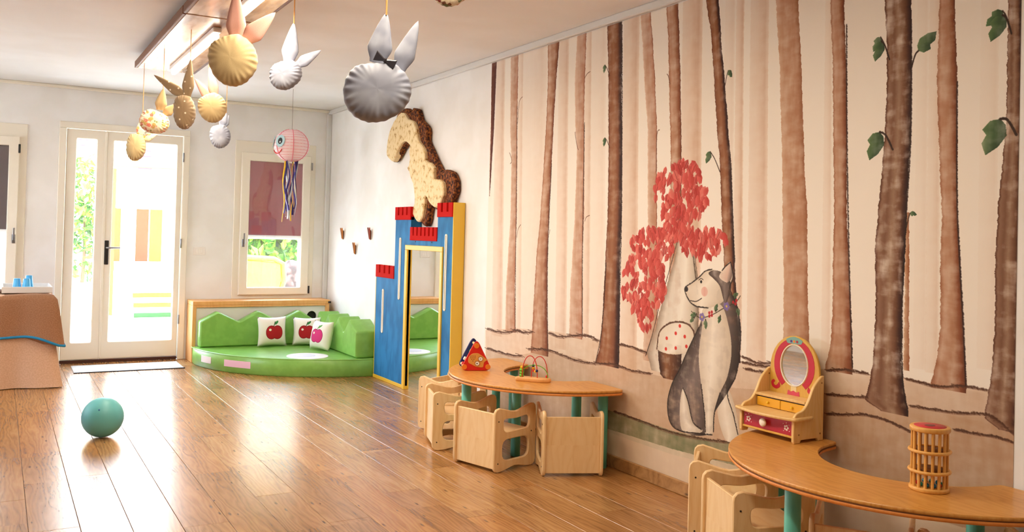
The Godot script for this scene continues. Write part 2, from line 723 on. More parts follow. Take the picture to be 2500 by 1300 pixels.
func add_frame(st: SurfaceTool, x0: float, x1: float, y0: float, y1: float, e: float, z0: float, z1: float, b := 0.004, foot := -1.0) -> void:
	# a rectangular frame of width e (bottom rail foot wide; 0 leaves it out)
	var f := e if foot < 0 else foot
	if f == 0.0:
		add_box(st, Vector3(x0, y0, z0), Vector3(x0 + e, y1 - e, z1), b)
		add_box(st, Vector3(x1 - e, y0, z0), Vector3(x1, y1 - e, z1), b)
		add_box(st, Vector3(x0, y1 - e, z0), Vector3(x1, y1, z1), b)
		return
	add_prism(st, PackedVector2Array([Vector2(x0, y0), Vector2(x1, y0), Vector2(x1, y1), Vector2(x0, y1)]), [PackedVector2Array([Vector2(x0 + e, y0 + f), Vector2(x1 - e, y0 + f), Vector2(x1 - e, y1 - e), Vector2(x0 + e, y1 - e)])], z0, z1, b)


func build_door() -> void:
	var d := thing("door_1", "", "", Vector3.ZERO, 0.0, "", "structure")
	var st := tool()
	add_frame(st, 0.473, 1.633, 0.0, 2.265, 0.06, BACK_Z - 0.10, BACK_Z + 0.03, 0.005, 0.0)
	part(d, "door_frame", done(st), M.white_paint)
	part(d, "threshold", box_at(Vector3(0.535, 0.0, BACK_Z - 0.09), Vector3(1.57, 0.03, BACK_Z + 0.005), 0.004), mat(hex("4a2416"), 0.4))
	for leaf in [[0.537, 0.868, 0.622, 0.795], [0.872, 1.568, 0.945, 1.515]]:
		var s2 := tool()
		add_prism(s2, PackedVector2Array([Vector2(leaf[0], 0.034), Vector2(leaf[1], 0.034), Vector2(leaf[1], 2.2), Vector2(leaf[0], 2.2)]), [rounded([Vector2(leaf[2], 0.195), Vector2(leaf[3], 0.195), Vector2(leaf[3], 2.115), Vector2(leaf[2], 2.115)], 0.012, 2)], BACK_Z - 0.05, BACK_Z + 0.012, 0.006)
		var l := part(d, "door_leaf", done(s2), M.white_paint)
		part(l, "pane", box_at(Vector3(leaf[2] - 0.008, 0.187, BACK_Z - 0.024), Vector3(leaf[3] + 0.008, 2.123, BACK_Z - 0.016)), M.glass)
		if leaf[0] > 0.8:
			var h := tool()
			add_box(h, Vector3(0.888, 0.93, BACK_Z + 0.012), Vector3(0.925, 1.16, BACK_Z + 0.022), 0.004)
			part(l, "handle_plate", done(h), M.black)
			part(l, "handle", tube([Vector3(0.907, 1.09, BACK_Z + 0.02), Vector3(0.907, 1.09, BACK_Z + 0.06), Vector3(0.92, 1.09, BACK_Z + 0.068), Vector3(1.02, 1.092, BACK_Z + 0.068)], 0.009, 8), M.steel)
			part(l, "moulding", box_at(Vector3(0.862, 0.04, BACK_Z + 0.012), Vector3(0.888, 2.19, BACK_Z + 0.02), 0.004), M.white_paint)
	for y in [0.35, 1.1, 1.95]:
		part(d, "hinge", round_bar(0.008, 0.09, 0.002, 8), M.steel, Vector3(1.575, y, BACK_Z + 0.033))


func build_window(called: String, x0: float, x1: float, _note: String) -> void:
	var w := thing(called, "", "", Vector3.ZERO, 0.0, "", "structure")
	var st := tool()
	add_prism(st, PackedVector2Array([Vector2(x0 - 0.05, 0.57), Vector2(x1 + 0.05, 0.57), Vector2(x1 + 0.05, 2.21), Vector2(x0 - 0.05, 2.21)]), [PackedVector2Array([Vector2(x0 + 0.03, 0.66), Vector2(x1 - 0.03, 0.66), Vector2(x1 - 0.03, 2.06), Vector2(x0 + 0.03, 2.06)])], BACK_Z - 0.02, BACK_Z + 0.012, 0.004)
	part(w, "window_frame", done(st), M.white_paint)
	var s := tool()
	add_frame(s, x0 + 0.01, x1 - 0.01, 0.63, 2.09, 0.085, BACK_Z + 0.012, BACK_Z + 0.05, 0.006, 0.075)
	var sash := part(w, "sash", done(s), M.white_paint)
	part(sash, "pane", box_at(Vector3(x0 + 0.09, 0.7, BACK_Z + 0.026), Vector3(x1 - 0.09, 2.01, BACK_Z + 0.034)), M.glass)
	var blind := part(w, "roller_blind", box_at(Vector3(x0 + 0.09, 1.245, BACK_Z + 0.008), Vector3(x1 - 0.09, 2.02, BACK_Z + 0.0105)), M.wine if called == "window_2" else M.dark_wine)
	part(blind, "blind_bar", box_at(Vector3(x0 + 0.085, 1.205, BACK_Z + 0.004), Vector3(x1 - 0.085, 1.245, BACK_Z + 0.016), 0.004), M.white)
	var hx := x0 + 0.03 if called == "window_2" else x1 - 0.05
	part(sash, "handle_plate", box_at(Vector3(hx, 1.12, BACK_Z + 0.05), Vector3(hx + 0.028, 1.2, BACK_Z + 0.058), 0.003), M.steel)
	part(sash, "handle", tube([Vector3(hx + 0.014, 1.16, BACK_Z + 0.055), Vector3(hx + 0.014, 1.16, BACK_Z + 0.09), Vector3(hx + 0.014, 1.15, BACK_Z + 0.098), Vector3(hx + 0.014, 1.26, BACK_Z + 0.098)], 0.008, 8), M.steel)
	var ex := x1 - 0.002 if called == "window_2" else x1 - 0.012
	for y in [0.68, 1.98]:
		part(sash, "hinge", round_bar(0.009, 0.08, 0.002, 8), M.black if called == "window_1" or y < 1 else M.steel, Vector3(ex, y - 0.04, BACK_Z + 0.055))


func build_ceiling_lights() -> void:
	# a suspended run of varnished boards that carries the tube lamps, parallel to the mural wall
	var board := tri(mat(hex("dcb996"), 0.22, {"albedo_texture": noise_tex(0.02, 5, [hex("a98a73"), hex("d9c8b8"), hex("ffffff")], [0.2, 0.45, 0.7], 31, 256)}), Vector3(1.6, 1, 0.35), true)
	var edge := mat(hex("6e3d1e"), 0.5)
	var glow := mat(hex("fff6e6"), 0.3, {"emission_enabled": true, "emission": Color(1.0, 0.96, 0.88), "emission_energy_multiplier": 4.0})
	var runs := [[-7.28, -5.25], [-5.24, -3.21], [-3.20, -1.17]]
	var labels := ["varnished ceiling board with a lit tube lamp, beside the glazed door", "varnished ceiling board with a lit tube lamp, middle one of the hanging run", "varnished ceiling board with a lit tube lamp, end of the run over the near table"]
	for i in 3:
		var z0: float = runs[i][0]
		var z1: float = runs[i][1]
		var t := thing("ceiling_light", labels[i], "ceiling light", Vector3(1.08, 2.5, (z0 + z1) / 2), 0.0, "ceiling boards with tube lamps")
		var l := z1 - z0
		part(t, "board", box(Vector3(0.40, 0.018, l - 0.012), 0.003), board, Vector3(0, 0.009, 0))
		for s in [-1, 1]:
			part(t, "side_rail", box(Vector3(0.018, 0.05, l - 0.012), 0.003), edge, Vector3(s * 0.21, 0.024, 0))
		for s in [-1, 1]:
			for u in [-1, 1]:
				part(t, "hanger", box(Vector3(0.012, 0.085, 0.012)), M.steel, Vector3(u * 0.15, 0.06, s * (l / 2 - 0.2)))
		part(t, "batten", box(Vector3(0.05, 0.03, 1.56), 0.004), M.white, Vector3(0.02, -0.014, 0))
		var tube_ := part(t, "tube", lathe([Vector2(0.001, -0.75), Vector2(0.015, -0.75), Vector2(0.019, -0.745), Vector2(0.019, 0.745), Vector2(0.015, 0.75), Vector2(0.001, 0.75)], 12), glow, Vector3(0.02, -0.048, 0), Vector3(PI / 2, 0, 0), "white glowing tube")
		tube_.name = "lamp_tube"
		var a := AreaLight3D.new()
		a.name = "tube_light"
		a.area_size = Vector2(0.04, 1.5)
		a.area_range = 20.0
		a.area_attenuation = 2.0
		a.light_color = Color(1.0, 0.93, 0.82)
		a.light_energy = [2.4, 2.3, 1.9][i]


		a.shadow_enabled = true
		t.add_child(a)
		a.position = Vector3(0.02, -0.07, 0)
		a.rotation = Vector3(-PI / 2, 0, 0)


# ---------------------------------------------------------------- the painted forest (flat print on wallpaper)
const MUR_W := 2040
const MUR_H := 1340
const MUR_Z0 := -5.70
const MUR_Z1 := -1.82
const MUR_Y0 := 0.0
const MUR_Y1 := 2.553
var ink: PackedByteArray
var grain: PackedByteArray


func spot(x: float, y: float) -> Vector2:
	# photo pixel -> point of the print
	var p := on_x(x, y, WALL_X)
	return Vector2((p.z - MUR_Z0) / (MUR_Z1 - MUR_Z0) * MUR_W, (MUR_Y1 - p.y) / (MUR_Y1 - MUR_Y0) * MUR_H)


func spots(flat: Array) -> PackedVector2Array:
	var out := PackedVector2Array()
	for i in range(0, flat.size(), 2):
		out.append(spot(flat[i], flat[i + 1]))
	return out


func blend_row(y: int, x0: float, x1: float, lut: PackedFloat32Array, amp: float) -> void:
	# lut: 32 x (r, g, b, a) across the span
	if y < 0 or y >= MUR_H:
		return
	var a0 := maxi(0, int(ceil(x0)))
	var a1 := mini(MUR_W - 1, int(floor(x1)))
	var scale := 31.0 / maxf(x1 - x0, 0.001)
	var row := ((y >> 2) & 511) * 512
	var row2 := (y & 511) * 512
	for x in range(a0, a1 + 1):
		var k := int((x - x0) * scale) * 4
		var g := (grain[row + (x & 511)] + grain[row2 + ((x >> 1) & 511)]) / 510.0 - 0.5
		var a := lut[k + 3] * (1.0 + amp * g * 2.0)
		if a <= 0.0:
			continue
		if a > 1.0:
			a = 1.0
		var i := (y * MUR_W + x) * 3
		ink[i] += int((lut[k] - ink[i]) * a)
		ink[i + 1] += int((lut[k + 1] - ink[i + 1]) * a)
		ink[i + 2] += int((lut[k + 2] - ink[i + 2]) * a)


func lut_of(stops: Array) -> PackedFloat32Array:
	# stops: [t, colour, alpha]
	var out := PackedFloat32Array()
	for i in 32:
		var t := i / 31.0
		var s = stops[0]
		var e = stops[stops.size() - 1]
		for j in stops.size() - 1:
			if t >= stops[j][0] and t <= stops[j + 1][0]:
				s = stops[j]
				e = stops[j + 1]
				break
		var f := 0.0 if e[0] == s[0] else clampf((t - s[0]) / (e[0] - s[0]), 0, 1)
		var c: Color = s[1].lerp(e[1], f)
		out.append_array([c.r * 255, c.g * 255, c.b * 255, lerpf(s[2], e[2], f)])
	return out


func trunk(rows: Array, stops: Array, amp := 0.5, ragged := 2.0) -> void:
	# rows: [photo y, left x, right x] from the top down
	var lut := lut_of(stops)
	var ls := []
	var rs := []
	for r in rows:
		ls.append(spot(r[1], r[0]))
		rs.append(spot(r[2], r[0]))
	var y0 := int(minf(ls[0].y, rs[0].y))
	var y1 := int(maxf(ls[-1].y, rs[-1].y))
	var il := 0
	var ir := 0
	for y in range(y0, y1):
		while il < ls.size() - 2 and ls[il + 1].y < y:
			il += 1
		while ir < rs.size() - 2 and rs[ir + 1].y < y:
			ir += 1
		var tl := smoothstep(0, 1, clampf((y - ls[il].y) / maxf(ls[il + 1].y - ls[il].y, 1), 0, 1)) * 0.5 + 0.5 * clampf((y - ls[il].y) / maxf(ls[il + 1].y - ls[il].y, 1), 0, 1)
		var tr := smoothstep(0, 1, clampf((y - rs[ir].y) / maxf(rs[ir + 1].y - rs[ir].y, 1), 0, 1)) * 0.5 + 0.5 * clampf((y - rs[ir].y) / maxf(rs[ir + 1].y - rs[ir].y, 1), 0, 1)
		var w := (grain[((y * 2) & 511) * 512 + 40] - 128) / 128.0 * ragged
		var w2 := (grain[((y * 2) & 511) * 512 + 300] - 128) / 128.0 * ragged
		blend_row(y, lerpf(ls[il].x, ls[il + 1].x, tl) + w, lerpf(rs[ir].x, rs[ir + 1].x, tr) + w2, lut, amp)


func wash(pts: PackedVector2Array, stops: Array, amp := 0.4) -> void:
	# fills an outline given in the print's own pixels
	var lut := lut_of(stops)
	var lo := pts[0].y
	var hi := pts[0].y
	var lx := pts[0].x
	var hx := pts[0].x
	for p in pts:
		lo = minf(lo, p.y)
		hi = maxf(hi, p.y)
		lx = minf(lx, p.x)
		hx = maxf(hx, p.x)
	for y in range(maxi(0, int(lo)), mini(MUR_H, int(hi) + 1)):
		var xs := []
		for i in pts.size():
			var a := pts[i]
			var b := pts[(i + 1) % pts.size()]
			if (a.y <= y) != (b.y <= y):
				xs.append(a.x + (b.x - a.x) * (y - a.y) / (b.y - a.y))
		xs.sort()
		for k in range(0, xs.size() - 1, 2):
			blend_row(y, xs[k], xs[k + 1], lut, amp)


func line(pts: Array, width: float, c: Color, a := 0.8, rough := 0.5) -> void:
	# a crayon line, given in the print's own pixels
	var i := 0
	var seed_ := 0
	while i < pts.size() - 1:
		var p: Vector2 = pts[i]
		var q: Vector2 = pts[i + 1]
		var steps := maxi(1, int(p.distance_to(q) / maxf(width * 0.4, 0.7)))
		for s in steps:
			seed_ += 37
			var at := p.lerp(q, float(s) / steps)
			var g: float = grain[(int(at.x) & 511) + (seed_ & 511) * 512] / 255.0
			var r := width * 0.5 * (1.0 - rough * 0.5 + rough * g)
			dab(at + Vector2(g - 0.5, 0.5 - g) * width * rough, r, c, a * (1.0 - rough * 0.6 + rough * 0.6 * g))
		i += 1


func dab(at: Vector2, r: float, c: Color, a: float) -> void:
	for y in range(maxi(0, int(at.y - r - 1)), mini(MUR_H - 1, int(at.y + r + 1)) + 1):
		for x in range(maxi(0, int(at.x - r - 1)), mini(MUR_W - 1, int(at.x + r + 1)) + 1):
			var k := clampf(r + 0.5 - Vector2(x, y).distance_to(at), 0, 1) * a
			if k <= 0:
				continue
			var i := (y * MUR_W + x) * 3
			ink[i] += int((c.r * 255 - ink[i]) * k)
			ink[i + 1] += int((c.g * 255 - ink[i + 1]) * k)
			ink[i + 2] += int((c.b * 255 - ink[i + 2]) * k)


func sketch(flat: Array, width: float, c: Color, a := 0.8, rough := 0.5, closed := false) -> void:
	line(smooth_line(Array(spots(flat)) + ([spot(flat[0], flat[1])] if closed else []), 5), width, c, a, rough)


func leaf_mark(x: float, y: float, size: float, lean: float, sx: float, sy: float) -> void:
	# a painted leaf hanging at (x, y) with its stalk running to (sx, sy)
	var p := spot(x, y)
	var axis := Vector2.from_angle(lean)
	var side := Vector2(-axis.y, axis.x)
	var l := size
	var pts := PackedVector2Array()
	for q in [Vector2(0, 0), Vector2(0.12, 0.24), Vector2(0.4, 0.36), Vector2(0.5, 0.2), Vector2(0.75, 0.24), Vector2(1.0, 0.02), Vector2(0.7, -0.22), Vector2(0.35, -0.33), Vector2(0.1, -0.2)]:
		pts.append(p + (axis * q.x + side * q.y) * l)
	wash(pts, [[0, hex("5e7a4c"), 0.95], [0.5, hex("3f5a38"), 0.95], [1, hex("2f4630"), 0.95]], 0.4)
	var s := spot(sx, sy)
	line(smooth_line([p, p.lerp(s, 0.45) + Vector2(0, -size * 0.16), s], 8), maxf(2.0, size * 0.07), hex("2c1a12"), 0.9, 0.2)


func build_mural() -> void:
	var n := FastNoiseLite.new()
	n.seed = 5
	n.frequency = 0.03
	n.fractal_octaves = 5
	var gi := n.get_seamless_image(512, 512, false, false, 0.12, true)
	gi.convert(Image.FORMAT_L8)
	grain = gi.get_data()
	var im := Image.create_empty(MUR_W, MUR_H, false, Image.FORMAT_RGB8)
	im.fill(hex("f3ebdf"))
	ink = im.get_data()
	var pale := hex("d9b99f")
	var rose := hex("b98468")
	var brown := hex("9a6243")
	var deep_ := hex("572c18")
	var night := hex("1f0f0b")
	# thin washes far back among the trees
	for b in [[1212, 1234, 150, 818, 0.5], [1266, 1279, 130, 812, 0.35], [1280, 1336, 115, 812, 0.22], [1366, 1390, 95, 850, 0.5], [1430, 1446, 75, 822, 0.45], [1447, 1482, 70, 850, 0.18], [1524, 1562, 50, 905, 0.62], [1668, 1716, 5, 860, 0.7], [1772, 1796, -10, 620, 0.2], [1799, 1818, -10, 872, 0.6], [1834, 1878, -10, 880, 0.55], [2016, 2034, -10, 880, 0.3], [2240, 2268, -10, 900, 0.14], [2270, 2298, -10, 910, 0.3], [2396, 2440, -10, 900, 0.16]]:
		trunk([[b[2], b[0], b[1]], [b[3], b[0] - 12, b[1] - 8]], [[0, pale, b[4] * 0.5], [0.4, pale, b[4] * 0.8], [0.8, hex("c79c7c"), b[4]], [1, pale, b[4] * 0.6]], 0.35, 1.5)
	# ground washes
	wash(spots([1186, 806, 1260, 802, 1330, 806, 1420, 822, 1500, 838, 1600, 858, 1700, 872, 1800, 884, 1900, 894, 2020, 902, 2130, 914, 2210, 922, 2300, 942, 2410, 952, 2482, 966, 2500, 1300, 1900, 1340, 1300, 1100, 1186, 1010]), [[0, hex("cfae8f"), 0.5], [0.5, hex("c4a07e"), 0.55], [1, hex("b98f6c"), 0.55]], 0.35)
	wash(spots([1186, 852, 1260, 868, 1340, 856, 1460, 888, 1600, 916, 1700, 935, 1800, 948, 2020, 962, 2120, 972, 2230, 996, 2400, 1014, 2482, 1040, 2500, 1300, 1900, 1340, 1300, 1100, 1186, 1010]), [[0, hex("b08a6c"), 0.4], [0.5, hex("b58d6a"), 0.45], [1, hex("a87c58"), 0.45]], 0.4)
	wash(spots([1480, 1000, 1560, 1024, 1640, 1052, 1720, 1070, 1800, 1084, 1960, 1120, 1960, 1200, 1800, 1150, 1640, 1110, 1480, 1054]), [[0, hex("77805a"), 0.55], [0.5, hex("6a7550"), 0.65], [1, hex("77805a"), 0.5]], 0.7)
	wash(spots([1480, 1046, 1640, 1096, 1800, 1138, 1960, 1176, 2500, 1330, 2500, 1420, 1900, 1400, 1480, 1160]), [[0, hex("e2cdb2"), 0.8], [0.5, hex("e6d3ba"), 0.8], [1, hex("d6bb9c"), 0.7]], 0.3)
	# trunks, palest first
	var soft := [[0, hex("d0a88c"), 0.7], [0.12, hex("c49a7e"), 0.75], [0.6, hex("b98c70"), 0.8], [0.85, rose, 0.9], [1, hex("7d4a30"), 0.95]]
	var mid := [[0, brown, 0.85], [0.15, hex("b98a6c"), 0.82], [0.6, hex("ab7a5a"), 0.86], [0.85, hex("84492c"), 0.95], [1, deep_, 1.0]]
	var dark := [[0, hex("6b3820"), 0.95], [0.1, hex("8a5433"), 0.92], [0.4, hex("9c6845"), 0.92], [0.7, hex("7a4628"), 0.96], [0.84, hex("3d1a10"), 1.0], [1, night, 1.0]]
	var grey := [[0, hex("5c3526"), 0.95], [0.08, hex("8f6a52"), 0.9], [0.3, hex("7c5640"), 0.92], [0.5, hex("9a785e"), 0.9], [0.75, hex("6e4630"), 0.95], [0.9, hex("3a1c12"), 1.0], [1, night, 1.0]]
	trunk([[150, 1201, 1213], [300, 1199, 1207], [420, 1196, 1200], [480, 1195, 1196]], [[0, hex("6b2f18"), 1.0], [1, hex("4a1c10"), 1.0]], 0.3, 1.0)
	trunk([[130, 1248, 1266], [300, 1246, 1263], [400, 1249, 1263], [520, 1247, 1262], [640, 1240, 1259], [700, 1236, 1257], [808, 1234, 1259]], soft, 0.5)
	trunk([[80, 1410, 1432], [200, 1404, 1428], [300, 1405, 1426], [370, 1409, 1427], [520, 1404, 1426], [640, 1397, 1422], [700, 1393, 1423], [824, 1390, 1422]], soft, 0.5)
	trunk([[30, 1564, 1589], [120, 1570, 1595], [200, 1574, 1600], [320, 1582, 1604], [420, 1582, 1604], [560, 1582, 1604], [880, 1570, 1606]], soft, 0.5)
	trunk([[8, 1627, 1656], [100, 1632, 1659], [200, 1634, 1662], [380, 1638, 1664], [600, 1636, 1664], [860, 1628, 1668]], mid, 0.5)
	trunk([[100, 1338, 1366], [200, 1338, 1358], [300, 1334, 1352], [400, 1328, 1347], [520, 1320, 1341], [640, 1309, 1337], [760, 1302, 1336], [862, 1296, 1339]], mid, 0.5)
	trunk([[-8, 1895, 1949], [200, 1905, 1958], [400, 1910, 1964], [520, 1911, 1971], [700, 1914, 1972], [860, 1912, 1976]], [[0, hex("c49878"), 0.8], [0.3, hex("b98a6a"), 0.82], [0.8, hex("b17f5e"), 0.88], [1, hex("8e5838"), 0.95]], 0.45)
	trunk([[-8, 2028, 2061], [200, 2034, 2067], [350, 2035, 2068], [520, 2037, 2067], [640, 2034, 2073], [760, 2033, 2078], [840, 2028, 2081], [904, 2014, 2082]], mid, 0.5)
	trunk([[-8, 2294, 2331], [200, 2288, 2337], [400, 2294, 2338], [520, 2300, 2337], [640, 2296, 2345], [800, 2296, 2352], [870, 2288, 2356], [946, 2272, 2360]], mid, 0.5)
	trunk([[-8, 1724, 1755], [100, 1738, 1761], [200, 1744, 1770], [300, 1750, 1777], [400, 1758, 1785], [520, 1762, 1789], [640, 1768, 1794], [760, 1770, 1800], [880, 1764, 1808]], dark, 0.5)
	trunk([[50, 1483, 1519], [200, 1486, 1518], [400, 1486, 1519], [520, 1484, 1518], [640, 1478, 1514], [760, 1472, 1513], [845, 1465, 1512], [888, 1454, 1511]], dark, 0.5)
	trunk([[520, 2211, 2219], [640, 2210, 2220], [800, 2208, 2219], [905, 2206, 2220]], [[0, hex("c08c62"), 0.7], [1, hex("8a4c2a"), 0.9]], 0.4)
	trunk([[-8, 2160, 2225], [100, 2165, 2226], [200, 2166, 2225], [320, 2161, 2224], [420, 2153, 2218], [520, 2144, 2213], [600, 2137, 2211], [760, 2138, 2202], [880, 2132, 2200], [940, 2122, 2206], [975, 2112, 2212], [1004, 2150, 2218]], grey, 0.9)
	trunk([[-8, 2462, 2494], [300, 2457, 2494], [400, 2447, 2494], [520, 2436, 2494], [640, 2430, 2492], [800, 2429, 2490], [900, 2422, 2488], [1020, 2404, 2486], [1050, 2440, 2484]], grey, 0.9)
	# crayon along trunk edges and the forest floor
	for s in [[1519, 60, 1519, 300, 1518, 520, 1514, 700, 1511, 886], [1785, 400, 1789, 520, 1794, 640], [2225, 60, 2224, 320, 2213, 520, 2202, 760, 2204, 930, 2216, 1000], [2337, 200, 2337, 500, 2352, 800, 2358, 944], [2067, 60, 2068, 350, 2073, 640, 2081, 900], [1347, 400, 1337, 640, 1338, 858], [1427, 300, 1422, 640, 1422, 822], [1263, 260, 1259, 640, 1258, 806], [1454, 886, 1470, 800, 1480, 640]]:
		sketch(s, 3.2, night, 0.75, 0.9)
	for s in [[1190, 802, 1215, 810, 1240, 812, 1262, 806, 1280, 812, 1300, 810], [1340, 812, 1365, 822, 1395, 820, 1424, 818, 1445, 822, 1460, 834], [1510, 840, 1540, 846, 1580, 862, 1600, 864], [1812, 870, 1850, 886, 1884, 886], [1812, 884, 1850, 892, 1884, 896], [2018, 904, 2060, 902, 2095, 908, 2120, 912], [2212, 924, 2250, 934, 2290, 944, 2350, 942, 2412, 952],
			[1190, 850, 1215, 858, 1250, 868, 1275, 868], [1290, 852, 1320, 852, 1350, 858, 1400, 878, 1440, 886, 1500, 890, 1540, 904, 1590, 912], [1820, 900, 1850, 906, 1890, 912], [2018, 962, 2060, 966, 2118, 970], [2222, 990, 2270, 998, 2340, 1008, 2404, 1010, 2430, 1022, 2480, 1064], [2018, 1010, 2060, 1012, 2110, 1012, 2160, 1024, 2200, 1042, 2236, 1060], [2330, 1048, 2380, 1058, 2430, 1066, 2482, 1082], [1500, 1004, 1560, 1026, 1640, 1056, 1720, 1072, 1800, 1082]]:
		sketch(s, 3.6, hex("4a2a1c"), 0.8, 0.9)
		var again := []
		for i in range(0, s.size(), 2):
			again.append_array([s[i], s[i + 1] + 3.5])
		sketch(again, 2.4, hex("6b4430"), 0.5, 0.9)
		# scribbled hatching along the line
		for i in range(0, s.size() - 2, 2):
			for k in 5:
				var f := (k + 0.5) / 5.0
				var hx: float = lerpf(s[i], s[i + 2], f)
				var hy: float = lerpf(s[i + 1], s[i + 3], f)
				sketch([hx - 9, hy - 2 + 3 * sin(k * 2.3 + i), hx, hy + 2 * cos(k * 1.7 + i), hx + 9, hy + 3 + 3 * sin(k * 1.1 + i)], 2.2, hex("4a2a1c"), 0.6, 0.8)
	for s in [[1264, 300, 1268, 250, 1276, 236], [1246, 400, 1250, 392, 1244, 372], [1428, 190, 1434, 180, 1442, 174], [1412, 366, 1408, 350, 1404, 322], [1602, 420, 1604, 330, 1611, 317], [1636, 205, 1632, 186, 1628, 180], [1262, 580, 1265, 560, 1272, 548], [1428, 540, 1432, 530, 1440, 526], [1341, 572, 1342, 566, 1343, 560]]:
		sketch(s, 2.4, hex("5a3524"), 0.75, 0.5)
	for l in [[1477, 158, 26, 1.7, 1489, 186], [1477, 336, 28, 1.7, 1489, 362], [1778, 172, 24, 0.9, 1770, 210], [1734, 370, 34, 2.0, 1758, 420], [2150, 90, 34, 2.1, 2172, 146], [2152, 100, 44, 1.9, 2172, 146], [2242, 124, 52, -0.7, 2224, 170], [2448, 26, 40, 2.5, 2470, 84], [2448, 36, 52, 2.0, 2470, 84], [2148, 322, 64, 1.95, 2181, 368], [2442, 290, 72, 1.95, 2483, 332], [2222, 520, 16, 0.2, 2212, 560]]:
		leaf_mark(l[0], l[1], l[2], l[3], l[4], l[5])
	paint_sapling()
	paint_dog()
	var tex := ImageTexture.create_from_image(Image.create_from_data(MUR_W, MUR_H, false, Image.FORMAT_RGB8, ink))
	var t := thing("wall_mural", "painted forest wallpaper with brown trunks, a red sapling and a grey dog", "mural", Vector3(WALL_X, 0, MUR_Z0))
	var st := tool()
	# three drops of paper, butted edge to edge
	var paper := mat(Color.WHITE, 0.8, {"albedo_texture": tex, "texture_repeat": false})
	for i in 3:
		var a := (MUR_Z1 - MUR_Z0) * i / 3.0
		var b := (MUR_Z1 - MUR_Z0) * (i + 1) / 3.0
		st = tool()
		var q := [[Vector3(-0.0015, MUR_Y0 + 0.05, a), Vector2(i / 3.0, (MUR_Y1 - MUR_Y0 - 0.05) / (MUR_Y1 - MUR_Y0))], [Vector3(-0.0015, MUR_Y0 + 0.05, b), Vector2((i + 1) / 3.0, (MUR_Y1 - MUR_Y0 - 0.05) / (MUR_Y1 - MUR_Y0))], [Vector3(-0.0015, MUR_Y1, b), Vector2((i + 1) / 3.0, 0)], [Vector3(-0.0015, MUR_Y1, a), Vector2(i / 3.0, 0)]]
		for k in [0, 2, 1, 0, 3, 2]:
			st.set_uv(q[k][1])
			st.add_vertex(q[k][0])
		part(t, "wallpaper_drop", done(st), paper)


func paint_sapling() -> void:
	# a young tree: cream trunk, heavy red foliage in three masses, a brown stump with a spotted toadstool at its foot
	trunk([[540, 1662, 1684], [620, 1650, 1698], [700, 1628, 1706], [780, 1606, 1706], [860, 1580, 1700], [905, 1590, 1690]], [[0, hex("a08c78"), 0.9], [0.15, hex("ddd2c2"), 0.95], [0.55, hex("efe8da"), 0.97], [0.85, hex("c9bca8"), 0.95], [1, hex("6e5c4c"), 0.95]], 0.5)
	sketch([1662, 560, 1640, 640, 1612, 740, 1592, 820, 1576, 870], 3.0, hex("3a2a22"), 0.7, 0.7)
	sketch([1684, 560, 1694, 640, 1704, 720], 3.0, hex("3a2a22"), 0.7, 0.7)
	var r := RandomNumberGenerator.new()
	r.seed = 12
	# leaf masses: [x, y, half width, half height, leaves]
	for m in [[1664, 470, 66, 76, 150], [1592, 600, 52, 44, 60], [1572, 690, 54, 80, 130], [1720, 596, 56, 36, 70], [1640, 570, 60, 22, 50], [1574, 770, 20, 40, 30]]:
		for i in m[4]:
			var a := r.randf() * TAU
			var d := sqrt(r.randf())
			var at := spot(m[0] + cos(a) * d * m[2], m[1] + sin(a) * d * m[3])
			var lean := r.randf_range(0.9, 2.2)
			var axis := Vector2.from_angle(lean)
			var side := Vector2(-axis.y, axis.x)
			var l := r.randf_range(22, 40)
			var pts := PackedVector2Array()
			for q in [Vector2(-0.5, 0), Vector2(-0.25, 0.26), Vector2(0.1, 0.3), Vector2(0.5, 0), Vector2(0.1, -0.3), Vector2(-0.25, -0.26)]:
				pts.append(at + (axis * q.x + side * q.y) * l)
			var c: Color = [hex("d84a3e"), hex("c9352d"), hex("e2685a"), hex("b92822"), hex("cf4238")][r.randi_range(0, 4)]
			wash(pts, [[0, c.lightened(0.12), 0.92], [1, c.darkened(0.12), 0.92]], 0.4)
			if i % 3 == 0:
				line([at - axis * l * 0.45, at + axis * l * 0.45], 1.6, hex("6b1512"), 0.6, 0.5)
	# stump and toadstool
	trunk([[845, 1606, 1664], [880, 1608, 1664], [912, 1612, 1662], [924, 1620, 1656]], [[0, hex("3a1c10"), 1.0], [0.3, hex("8a5a38"), 0.95], [0.6, hex("6b4024"), 0.95], [1, hex("2c140c"), 1.0]], 0.8)
	wash(PackedVector2Array(smooth_line(Array(spots([1604, 852, 1610, 812, 1630, 792, 1654, 786, 1680, 792, 1694, 812, 1696, 850, 1650, 866])), 5, true)), [[0, hex("e0d3bf"), 0.97], [0.5, hex("f2eadc"), 0.98], [1, hex("d8c8b0"), 0.97]], 0.2)
	sketch([1604, 852, 1610, 812, 1630, 792, 1654, 786, 1680, 792, 1694, 812, 1696, 850], 5.0, hex("4a2a1a"), 0.8, 0.6)
	for p in [[1628, 826], [1650, 814], [1672, 822], [1626, 852], [1650, 850], [1676, 846], [1660, 796]]:
		dab(spot(p[0], p[1]), 5.0, hex("cf2a20"), 0.95)


